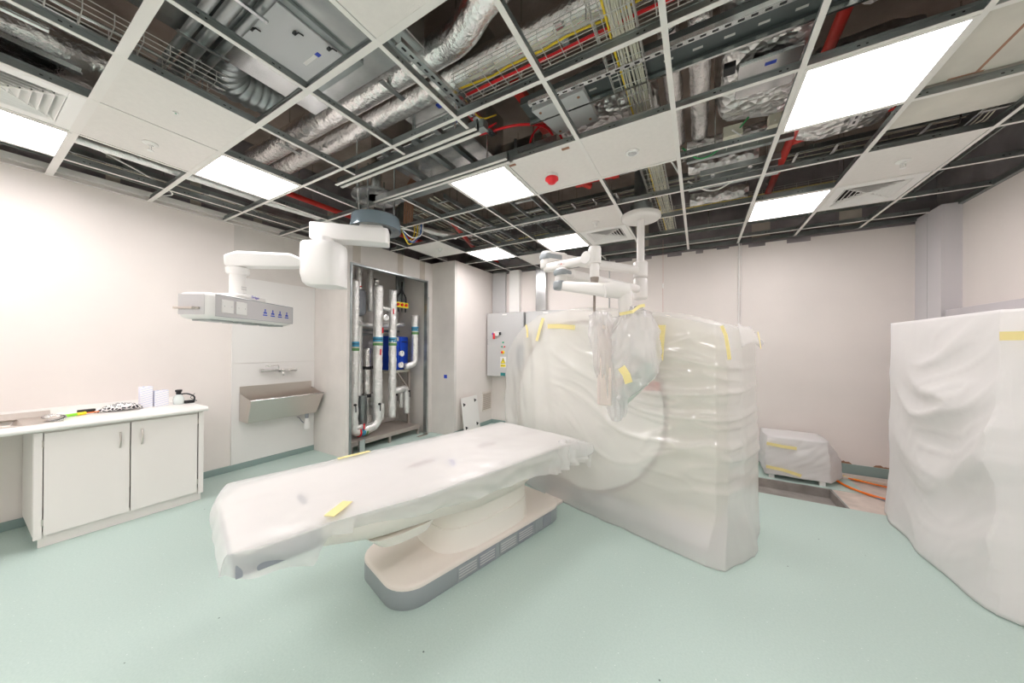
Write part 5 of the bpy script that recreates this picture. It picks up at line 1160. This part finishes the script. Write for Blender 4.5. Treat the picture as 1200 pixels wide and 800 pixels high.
for k, (x, y, z0, z1, r, mt) in enumerate(((-4.76, 2.98, .2, 2.6, .045, 'foilc'), (-4.74, 3.62, .2, 2.66, .05, 'foilc'), (-4.70, 3.42, .2, 1.5, .06, 'foil'), (-4.55, 3.55, .8, 1.75, .035, 'foil'))):
    t = thing('insulated_riser_pipe', ['dull foil pipe at the back left corner of the riser', 'dull foil pipe against the riser back wall behind the third pipe', 'wide foil pipe in the riser shadow between the first and third pipes', 'slim foil pipe between the second and third riser pipes'][k], 'pipe', (x, y, z0), 'insulated pipes in the riser')
    crinkle([(x, y, z1), (x, y, z0)], r, n=18, amp=.008, sc=16, seed=k).build('foil_jacket', M[mt], t, smooth=True)
    for z in (z0 + .5, z0 + .95): MB().cyl((x, y, z), (x, y, z + .05), r + .012, 16).build('pipe_clip', M['black'], t, smooth=40)
pC = vpipe(-4.40, 3.68, .36, 2.46, .062, 'third tall insulated pipe in the riser, carrying two round gauges', 1.60)
pD = vpipe(-4.36, 4.13, 1.22, 2.08, .058, 'short insulated pipe bending left at the right side of the riser', 1.80, [(-4.38, 3.93, 1.18)])
bands_t = pD
t = thing('pipe_coupling', 'blue and green banded coupling joining the two tall riser pipes near the floor', 'coupling', (-4.40, 3.12, .14))
for k, (mt, y_, q) in enumerate((('redp', 3.06, .02), ('blueb', 3.10, .05), ('greenb', 3.16, .03), ('cablew', 3.20, .02))): MB().cyl((-4.40, y_, .245), (-4.40, y_ + q, .245), .072, 18).build('band', M[mt], t, smooth=40)
def gauge(x, y, z, label):
    t = thing('pressure_gauge', label, 'gauge', (x, y, z - .04), 'pressure gauges')
    MB().lathe([(.050, 0), (.052, .022), (.048, .024)], (x, y, z), 'x', 24).build('case', M['steelb'], t, smooth=40); MB().lathe([(.043, .0242), (.043, .0262), (.002, .027)], (x, y, z), 'x', 24).build('dial', M['whitep'], t, smooth=60)
    MB().box((x + .0262, y - .001, z), (x + .0285, y + .003, z + .03)).build('needle', M['black'], t)
    MB().cyl((x - .05, y, z), (x, y, z), .008, 8).build('stem', M['steelb'], t)
gauge(-4.29, 3.45, 1.98, 'pressure gauge on the thickest riser pipe'); gauge(-4.31, 3.78, 1.41, 'upper of the two gauges by the blue cabinet'); gauge(-4.31, 3.77, 1.22, 'lower of the two gauges by the blue cabinet')
for k, (x, y, z0, z1, r) in enumerate(((-4.60, 3.08, .9, 1.7, .055), (-4.66, 3.25, .7, 2.0, .05), (-4.60, 3.50, .40, .75, .06), (-4.62, 3.20, 2.35, 4.1, .05), (-4.72, 3.48, 2.1, 4.1, .05), (-4.55, 4.0, .45, .75, .055))):
    t = vpipe(x, y, z0, z1, r, ['short foil pipe behind the two left riser pipes', 'foil pipe deep in the riser behind the thickest pipe', 'low foil stub between the second and third riser pipes', 'foil stub at the riser head beside the red lever', 'foil pipe at the riser head behind the thickest pipe', 'low foil leg at the right under the blue cabinet'][k])
for k, (pts, r) in enumerate((([(-4.42, 3.72, .78), (-4.44, 3.98, .80), (-4.44, 4.02, .74), (-4.44, 4.02, .36)], .055), ([(-4.52, 3.52, .64), (-4.48, 3.36, .58)], .05), ([(-4.55, 3.02, 1.90), (-4.60, 3.2, 1.88), (-4.62, 3.45, 1.86), (-4.62, 4.1, 1.92)], .035), ([(-4.40, 3.40, 2.15), (-4.40, 3.62, 2.13)], .035), ([(-4.60, 2.9, 1.05), (-4.5, 3.05, 1.02), (-4.5, 3.05, .6)], .04), ([(-4.40, 2.98, .32), (-4.35, 3.10, .33)], .035), ([(-4.47, 3.52, .60), (-4.47, 3.52, .34)], .05))):
    t = thing('insulated_branch', ['foil branch pipe dropping like a hook at the lower right of the riser', 'short foil elbow low between the riser pipes', 'horizontal foil pipe crossing the riser at gauge height', 'short foil link between the second and third riser pipes', 'bent foil pipe at the left of the riser behind the first pipe', 'stub branch near the foot of the leftmost riser pipe', 'hanging foil stub beside the third riser pipe'][k], 'pipe', pts[0], 'foil branches in the riser')
    crinkle(bend(pts, .06), r, n=16, amp=.004, sc=20, seed=k).build('foil_jacket', M['foilw'], t, smooth=True)
    if k == 0: hook = t
for k, (x, y, z) in enumerate(((-4.31, 3.40, 1.78), (-4.305, 3.36, 1.44), (-4.33, 3.62, 2.10), (-4.53, 3.10, 1.68), (-4.33, 3.10, .33))):
    tag(MB().box((x, y, z - .045), (x + .006, y + .022, z + .045)).build('valve_lever', M['redp'], bevel=.002), ['red valve lever below the gauge on the thickest riser pipe', 'red valve lever below the blue band of the thickest pipe', 'red valve lever near the top of the third riser pipe', 'red valve lever set back behind the first two pipes', 'red tag low on the pipe bend near the riser floor'][k], 'valve lever', 'red valve levers')
tag(MB().tube([(-4.50, 3.0, 2.42), (-4.42, 3.12, 2.43)], .008, 8).build('valve_lever', M['redp'], smooth=True), 'thin red lever handle at the head of the riser', 'valve lever', 'red valve levers')
for par, (x, y, z) in ((pA, (-4.335, 2.97, .62)), (pB, (-4.30, 3.36, .58)), (pC, (-4.33, 3.72, .68)), (hook, (-4.385, 4.03, .70))):
    m = MB(); m.tube(bend([(x, y, z + .06), (x + .03, y - .012, z + .03), (x + .03, y - .012, z - .05)], .02), .008, 8); m.cyl((x - .03, y, z + .05), (x + .01, y, z + .05), .018, 12)
    m.build('valve_handle', M['black'], par, smooth=50)
t = thing('expansion_vessel', 'grey cylinder vessel high in the riser between the first two pipes', 'vessel', (-4.66, 3.22, 1.95)); m = MB(); m.lathe([(.02, 0), (.09, .02), (.12, .06), (.12, .38), (.09, .42), (.02, .44)], (-4.66, 3.22, 2.0)); m.build('vessel_body', M['greyd'], t, smooth=50)
MB().cyl((-4.66, 3.22, 2.43), (-4.66, 3.22, 2.62), .012, 8).build('connection', M['galvd'], t)
t = thing('control_cabinet', 'bright blue metal cabinet mounted in the riser', 'control cabinet', (-4.65, 3.98, 1.12))
MB().box((-4.88, 3.74, 1.12), (-4.55, 4.13, 1.70)).build('casing', M['bluebox'], t, bevel=.006)
MB().box((-4.549, 3.95, 1.14), (-4.535, 4.13, 1.69)).build('door', M['bluebox'], t, bevel=.004)
MB().box((-4.549, 3.765, 1.62), (-4.543, 3.93, 1.685)).build('switch_strip', M['cablew'], t, bevel=.002)
for k, mt in enumerate(('black', 'yel', 'redp', 'cablew')): MB().cyl((-4.543, 3.79 + .035 * k, 1.652), (-4.536, 3.79 + .035 * k, 1.652), .011, 12).build('indicator', M[mt], t)
MB().box((-4.5355, 3.98, 1.60), (-4.534, 4.10, 1.615)).build('vent_slot', M['black'], t)
M['stand'] = mat('stand_metal', (.46, .41, .37), .5, .5)
t = thing('support_stand', 'grey steel stand with diagonal brace and low platform under the riser pipes', 'stand', (-4.5, 3.5, 0))
m = MB(); m.box((-4.90, 2.80, .13), (-4.24, 4.15, .16)); m.box((-4.26, 2.80, .10), (-4.235, 4.15, .165)); m.build('platform', M['stand'], t, bevel=.002)
for y in (2.84, 3.50, 4.10): MB().box((-4.28, y, 0), (-4.245, y + .035, .13)).build('leg', M['stand'], t)
m = MB(); m.bar((-4.50, 4.12, .16), (-4.50, 4.12, 1.10), .04, .04, up=(1, 0, 0)); m.bar((-4.86, 3.76, .16), (-4.86, 3.76, 1.10), .04, .04, up=(1, 0, 0)); m.build('upright', M['stand'], t)
m = MB(); m.box((-4.88, 3.74, 1.08), (-4.48, 4.14, 1.115)); m.build('shelf', M['cablew'], t); m = MB(); m.bar((-4.49, 3.86, 1.07), (-4.49, 4.10, .78), .035, .02); m.build('brace', M['stand'], t)
t = thing('isolator_switch_box', 'small yellow and red isolator switch box with black cables high in the riser', 'switch box', (-4.45, 3.98, 2.20))
MB().box((-4.56, 3.82, 2.20), (-4.50, 4.10, 2.30)).build('box', M['cablew'], t, bevel=.004); MB().box((-4.499, 3.81, 2.205), (-4.490, 4.09, 2.295)).build('yellow_plate', M['yel'], t, bevel=.002)
for y in (3.855, 3.94, 4.03): MB().cyl((-4.49, y, 2.25), (-4.468, y, 2.25), .024, 16).build('red_knob', M['redp'], t, smooth=40)
for y in (3.90, 3.98, 4.06): MB().cyl((-4.53, y, 2.13), (-4.53, y, 2.20), .012, 8).build('cable_gland', M['black'], t)
m = MB()
for y, o_ in ((3.88, .0), (3.98, 0), (4.07, 0)): m.tube(bend([(-4.53, y, 2.30), (-4.53, y, 2.40), (-4.53, 3.98, 2.50), (-4.53, 3.98, 2.66)], .06), .012, 8)
m.build('black_cable', M['black'], t, smooth=True)
tag(MB().box((-4.60, 3.90, 2.20), (-4.561, 4.06, ZS)).build('cable_trunking', M['galvd'], bevel=.002), 'short grey cable tray above the isolator switch box', 'trunking')
for k, (z, y0_, y1_) in enumerate(((2.30, 2.8, 3.4), (2.20, 2.8, 3.4), (2.10, 2.8, 3.4), (1.80, 2.8, 4.15), (1.72, 3.0, 4.1), (.95, 2.8, 3.5))):
    tag(MB().cyl((-4.80, y0_, z), (-4.80, y1_, z), .022, 12).build('copper_pipe', M['galvd'], smooth=40), ['top one of three thin pipes behind the vessel', 'middle one of three thin pipes behind the vessel', 'bottom one of three thin pipes behind the vessel', 'long thin pipe crossing the back of the riser above the blue cabinet', 'second long thin pipe just above the blue cabinet', 'thin pipe low at the back left of the riser'][k], 'pipe', 'thin pipes at the back of the riser')
t = thing('pump_unit', 'pale pump unit with a small blue label low in the riser', 'pump', (-4.62, 3.05, .16)); m = MB(); rbox(m, (-4.64, 3.08, .62), .16, .20, .55, .03); m.build('pump_casing', M['grey'], t, smooth=50)
MB().cyl((-4.62, 3.28, .30), (-4.62, 3.28, .75), .07, 18).build('motor', M['galvd'], t, smooth=40); MB().box((-4.558, 3.02, .66), (-4.556, 3.10, .68)).build('blue_label', M['bluem'], t); MB().box((-4.70, 3.0, .16), (-4.58, 3.3, .345)).build('foot', M['galvd'], t)
t = thing('stud_offcut', 'short upright piece of metal stud on a foot plate at the riser mouth', 'metal offcut', (-4.17, 2.9, 0))
m = MB(); m.box((-4.14, 2.90, .01), (-4.135, 2.99, .20)); m.box((-4.17, 2.90, .01), (-4.135, 2.904, .20)); m.box((-4.17, 2.986, .01), (-4.135, 2.99, .20)); m.build('stud_piece', M['galv'], t); MB().box((-4.20, 2.80, 0), (-4.10, 3.0, .008)).build('foot_plate', M['galv'], t)
t = thing('floor_bracket', 'small metal bracket on the floor at the right side of the riser', 'bracket', (-4.10, 4.1, 0)); m = MB(); m.box((-4.14, 3.98, 0), (-4.08, 4.18, .006)); m.box((-4.14, 4.17, 0), (-4.08, 4.176, .03)); m.build('plate', M['steel'], t)
tag(MB().box((RX + .0 + .29, 4.3235, .98), (RX + .36, 4.3245, 1.04)).build('wall_sign', M['bluem']), 'tiny blue sign on the side of the boxed wall corner', 'sign')
for z in (1.98, 2.04): pass
# ------------------------------------------------------------------ corner: grille, leaning panel, electrical cabinets
t = thing('wall_grille', 'small pale louvred grille on the boxed wall near the far corner', 'grille', (-3.62, 5.3, .28)); m = MB()
for a, b in (((-3.625, 5.16, .28), (-3.615, 5.46, .30)), ((-3.625, 5.16, .63), (-3.615, 5.46, .65)), ((-3.625, 5.16, .30), (-3.615, 5.18, .63)), ((-3.625, 5.44, .30), (-3.615, 5.46, .63))): m.box(a, b)
m.build('frame', M['cream'], t, bevel=.002); m = MB()
for k in range(11): m.bar((-3.622, 5.18, .315 + k * .029), (-3.622, 5.44, .315 + k * .029), .004, .02)
m.build('louvres', mat('grille_beige', (.55, .48, .42), .6), t)
t = thing('access_panel', 'white access panel with four black catches leaning against the boxed wall', 'panel', (-3.5, 4.66, 0))
LP = frame((-3.47, 4.42, .004), (0, 1, 0), z=Vector((-.14, 0, 1))); m = MB(LP); m.box((0, -.012, 0), (.46, .0, .64)) ; m.build('board', M['white'], t, bevel=.002)
for (a_, z_) in ((.07, .12), (.39, .14), (.07, .52), (.39, .56)): m = MB(LP); m.poly([(a_ - .02, -.0125, z_ - .02), (a_ + .018, -.0125, z_), (a_ - .02, -.0125, z_ + .022)]); m.poly([(a_ - .02, .0025, z_ - .02), (a_ + .018, .0025, z_), (a_ - .02, .0025, z_ + .022)]); m.loft([[(a_ - .03, -.013, z_ - .03), (a_ + .028, -.013, z_), (a_ - .03, -.013, z_ + .032)], [(a_ - .03, -.02, z_ - .03), (a_ + .028, -.02, z_), (a_ - .03, -.02, z_ + .032)], ]); m.build('catch', M['black'], t)
def ecab(x0, x1, z0, z1, label):
    t = thing('electrical_cabinet', label, 'electrical cabinet', ((x0 + x1) / 2, 5.37, z0), 'grey electrical cabinets')
    MB().box((x0, 5.27, z0), (x1, 5.49, z1)).build('enclosure', M['grey'], t, bevel=.006); MB().box((x0 + .005, 5.245, z0 + .005), (x1 - .005, 5.268, z1 - .005)).build('door', M['grey'], t, bevel=.006)
    MB().box(((x0 + x1) / 2 - .05, 5.242, z1 - .05), ((x0 + x1) / 2 + .05, 5.2445, z1 - .025)).build('name_plate', M['whitep'], t); return t
e = ecab(-3.585, -2.79, .965, 2.18, 'tall grey electrical cabinet with red isolator and yellow warning label')
for z_ in (1.58, 1.62, 1.66): MB().box((-3.568, 5.242, z_), (-3.556, 5.2445, z_ + .012)).build('lock_mark', M['black'], e)
m = MB(); m.box((-3.40, 5.20, 1.74), (-3.29, 5.245, 1.82)); h_ = m.build('isolator_body', M['whitep'], e, bevel=.005); MB().box((-3.285, 5.21, 1.76), (-3.26, 5.245, 1.81)).build('isolator_end', M['black'], h_); m = MB(); m.box((-3.41, 5.185, 1.68), (-3.37, 5.20, 1.79)); m.build('red_lever', M['redp'], h_, bevel=.003); MB().box((-3.43, 5.19, 1.76), (-3.41, 5.245, 1.80)).build('blue_tag', M['bluem'], h_)
for (x_, z_, r_d, mt) in ((-3.21, 1.615, .016, 'led'), (-3.235, 1.535, .014, 'led'), (-3.18, 1.535, .014, 'redp')): MB().cyl((x_, 5.228, z_), (x_, 5.2445, z_), r_d, 16).build('pilot_light', M[mt], e, smooth=40)
MB().cyl((-3.215, 5.232, 1.43), (-3.215, 5.2445, 1.43), .034, 20).build('yellow_surround', M['yel'], e, smooth=40); MB().cyl((-3.225, 5.215, 1.43), (-3.225, 5.232, 1.43), .020, 20).build('red_push', M['redp'], e, smooth=40)
w_ = MB().box((-3.275, 5.2415, 1.14), (-3.145, 5.2445, 1.345)).build('warning_label', M['whitep'], e)
m = MB(); m.poly([(-3.262, 5.241, 1.222), (-3.158, 5.241, 1.222), (-3.21, 5.241, 1.322)]); m.build('triangle', M['yel'], w_)
m = MB(); m.poly([(-3.205, 5.2405, 1.302), (-3.222, 5.2405, 1.262), (-3.208, 5.2405, 1.264), (-3.216, 5.2405, 1.232), (-3.196, 5.2405, 1.272), (-3.210, 5.2405, 1.270)])
for a_, b_ in (((-3.262, 1.222), (-3.158, 1.222)), ((-3.158, 1.222), (-3.21, 1.322)), ((-3.21, 1.322), (-3.262, 1.222))): m.bar((a_[0], 5.2408, a_[1]), (b_[0], 5.2408, b_[1]), .001, .006, up=(0, 0, 1) if a_[1] == b_[1] else (1, 0, 0))
m.build('bolt_symbol', M['black'], w_)
MB().box((-3.265, 5.2405, 1.155), (-3.155, 5.2415, 1.20)).build('yellow_strip', M['yel'], w_); text('DANGER', .022, Matrix(((1, 0, 0, -3.21), (0, 0, -1, 5.2403), (0, 1, 0, 1.17), (0, 0, 0, 1))), 'lettering', M['black'], w_)
MB().box((-3.265, 5.2415, .985), (-3.16, 5.2445, 1.045)).build('teal_label', M['teal'], e)
ecab(-2.74, -1.95, .965, 2.18, 'second grey electrical cabinet, half hidden behind the sheeted scanner')

# ------------------------------------------------------------------ tall sheeted cabinet on the right
t = thing('equipment_cabinet', 'tall pale equipment cabinet under a white dust sheet at the right edge', 'cabinet', (1.9, 3.7, 0))
MB().box((1.60, 3.12, .02), (2.20, 4.30, 1.74)).build('casing', M['white'], t, bevel=.01)
m = MB(); m.box((1.70, 3.105, .25), (1.72, 3.12, 1.6)); m.build('door_seam', M['greyd'], t)
m = MB(); m.box((1.62, 3.14, 0), (2.18, 4.28, .02)); m.build('plinth', M['greyd'], t)
Bt = [(1.50, 4.40), (1.47, 3.95), (1.44, 3.45), (1.50, 3.05), (1.60, 2.985), (1.95, 3.0), (2.24, 3.02), (2.245, 3.7), (2.24, 4.4), (1.9, 4.42)]
Tp = [(1.535, 4.34), (1.545, 3.95), (1.545, 3.45), (1.545, 3.10), (1.60, 3.05), (1.95, 3.05), (2.22, 3.06), (2.225, 3.7), (2.22, 4.34), (1.9, 4.35)]
m = MB(); NU, NV = 240, 80; rings = []
for v in range(NV + 1):
    q = v / NV; ring = []
    for u in range(NU):
        w_ = u / NU; b_, t_ = poly_at(Bt, w_), poly_at(Tp, w_); s_ = min(1, q / .35); s_ = s_ * (2 - s_); x_, y_ = lerp(b_[0], t_[0], s_), lerp(b_[1], t_[1], s_)
        z_ = .008 + q * 1.772; env = sin(PI * q) ** .5
        cx_, cy_ = x_ - 1.88, y_ - 3.7; l_ = math.hypot(cx_, cy_); ox, oy = (-1, 0) if x_ < 1.59 and y_ > 3.08 else ((0, -1) if y_ < 3.1 else (cx_ / l_, cy_ / l_))
        # swags hanging between the two vertical corners of the long side
        yy = (y_ - 3.70) / .62; sag = z_ + .30 * (1 - yy * yy) ; sag += .12 * noise.noise(Vector((y_ * 1.6, z_ * 1.4, 1)))
        fold_ = (.060 * max(0, 1 - 2.6 * abs(noise.noise(Vector((sag * 2.3, yy * .5, 1))))) ** 1.5 + .009 * max(0, 1 - 3 * abs(noise.noise(Vector((sag * 7.5, yy * 1.6, 6))))) ** 2) * (1 if ox == -1 else .5) * (1 - .85 * max(0, min(1, (y_ - 3.75) / .5)))
        fold_ = fold_ + .022 * noise.noise(Vector((y_ * 1.8 + x_, z_ * 2.0, 8))) + .002 * noise.noise(Vector((y_ * 14 + x_ * 14, z_ * 9, 3)))
        hm = .03 * noise.noise(Vector((y_ * 4 + x_ * 4, 5, 2))) * max(0, 1 - q * 6)
        dd = env * fold_ * (0.35 + .65 * min(1, (1 - q) * 4)) + hm + .004
        if ox == -1 or oy == -1: ring.append((x_ + ox * dd, y_ + oy * dd, z_ + (.05 * max(0, (y_ - 3.0) - .35) * 0 if v else 0)))
        else: ring.append((x_, y_, z_))
    rings.append(ring)
for v in range(1, 7):
    q = v / 6; rings.append([(lerp(x_, 1.88, q * .97), lerp(y_, 3.7, q * .97), 1.78 + .012 * (1 - q) * sin(PI * q) + .008 * noise.noise(Vector((x_ * 4, y_ * 4, q * 3)))) for x_, y_, z_ in rings[NV]])
m.loft(rings); cv = m.build('dust_sheet', M['filmo'], smooth=True); tag(cv, 'white dust sheet hanging in swags over the tall cabinet at right', 'dust sheet')
tape([(1.475, 2.975, 1.62), (1.75, 2.985, 1.625), (2.1, 2.985, 1.62)], .05, 'horizontal yellow tape strip on the dust sheet of the tall right cabinet', (0, -1, 0))
tag(MB().box((XR - .12, 3.2, 1.86), (XR - .001, 5.02, 1.94)).build('wall_ledge', mat('lilac_grey', (.60, .57, .59), .5), bevel=.004), 'lilac grey ledge on the right wall behind the sheeted cabinet', 'ledge')

# ------------------------------------------------------------------ small wrapped box by the back wall, pit, hoses
t = thing('wrapped_unit', 'low unit wrapped in white sheeting on small blocks in front of the back wall', 'wrapped box', (1.0, 5.1, 0))
m = MB(); NU = 120; rings = []; Pb = [(.70, 4.905), (1.0, 4.90), (1.275, 4.91), (1.44, 5.20), (1.42, 5.40), (1.0, 5.42), (.70, 5.41), (.69, 5.2)]; Pt = [(.715, 4.93), (1.0, 4.92), (1.255, 4.93), (1.28, 5.05), (1.27, 5.38), (1.0, 5.40), (.72, 5.39), (.71, 5.2)]
for v in range(31):
    q = v / 30; ring = []
    for u in range(NU):
        b_, t_ = poly_at(Pb, u / NU), poly_at(Pt, u / NU); s_ = max(0, (q - .45) / .55) ; x_, y_ = lerp(b_[0], t_[0], s_), lerp(b_[1], t_[1], s_); z_ = .045 + q * .445
        n_ = .018 * noise.noise(Vector((x_ * 6, y_ * 6, z_ * 7))) + .012 * abs(noise.noise(Vector((x_ * 9 - z_ * 9, 3, z_ * 8)))); cx_, cy_ = x_ - 1.0, y_ - 5.15; l_ = math.hypot(cx_, cy_); ring.append((x_ + cx_ / l_ * n_, y_ + cy_ / l_ * n_, z_ + (.012 * noise.noise(Vector((x_ * 7, y_ * 7, 1))) if v == 0 else 0)))
    rings.append(ring)
for v in range(1, 5): q = v / 4; rings.append([(lerp(x_, 1.0, q * .95), lerp(y_, 5.15, q * .95), z_ + .008 * sin(q * PI)) for x_, y_, z_ in rings[30]])
m.loft(rings); m.build('sheet_wrap', M['filmo'], t, smooth=True)
MB().box((.74, 4.95, .04), (1.25, 5.36, .46)).build('unit_body', M['grey'], t, bevel=.01)
for (x_, y_) in ((.76, 4.94), (1.21, 4.93), (.78, 5.3), (1.2, 5.3)): MB().box((x_ - .025, y_ - .02, 0), (x_ + .025, y_ + .02, .045)).build('foot_block', M['whitep'], t)
tape([(.705, 4.885, .41), (.85, 4.880, .395), (.98, 4.885, .39)], .035, 'upper yellow tape strip on the low wrapped unit', (0, -1, 0))
tape([(.70, 4.880, .135), (.85, 4.875, .125), (.92, 4.880, .11), (1.02, 4.880, .085)], .035, 'lower yellow tape strip on the low wrapped unit', (0, -1, 0))
tag(MB().tube(bend([(1.36, 5.22, .03), (1.42, 5.0, .014), (1.56, 4.82, .014), (1.78, 4.70, .014), (2.2, 4.60, .014)], .12), .012, 10).build('orange_hose', M['orange'], smooth=True), 'orange hose lying on the floor behind the sheeted cabinet', 'hose')
tag(MB().tube(bend([(1.32, 5.26, .03), (1.40, 5.12, .01), (1.52, 4.90, .008), (1.66, 4.72, .008)], .1), .007, 8).build('dark_cable', M['greyd'], smooth=True), 'thin dark cable lying beside the orange hose', 'cable')
tag(MB().tube(bend([(1.48, 5.33, .02), (1.72, 5.22, .018), (2.2, 5.06, .012)], .1), .009, 8).build('orange_cable', M['orange'], smooth=True), 'second, thinner orange cable close to the back wall', 'cable')
tag(MB().tube(bend([(1.40, 5.40, .03), (1.62, 5.28, .016), (1.78, 5.22, .012)], .1), .010, 8).build('yellow_cable', M['yellow'], smooth=True), 'short yellow cable on the floor by the wrapped unit', 'cable')
tag(MB().box((1.34, 5.30, 0), (2.2, 5.46, .03)).build('timber_strip', M['screed'], bevel=.003), 'pale timber strip on the floor along the back wall', 'timber')
m = MB(); m.tube([(-.46, YB - .35, ZC + .1), (-.456, YB - .35, 2.5), (-.46, YB - .34, 2.42), (-.455, YB - .35, 2.05), (-.47, YB - .36, 1.92)], .0025, 6)
t = m.build('hanging_wire', mat('pink_wire', (.60, .33, .28), .6), smooth=True); tag(t, 'thin red wire hanging from the ceiling in front of the back wall', 'wire')
MB().cyl((-.458, YB - .35, 2.40), (-.458, YB - .35, 2.47), .010, 8).build('joint_sleeve', M['white'], t)

# ------------------------------------------------------------------ tidy
for o in list(C.objects):
    if '_o' in o: del o['_o']
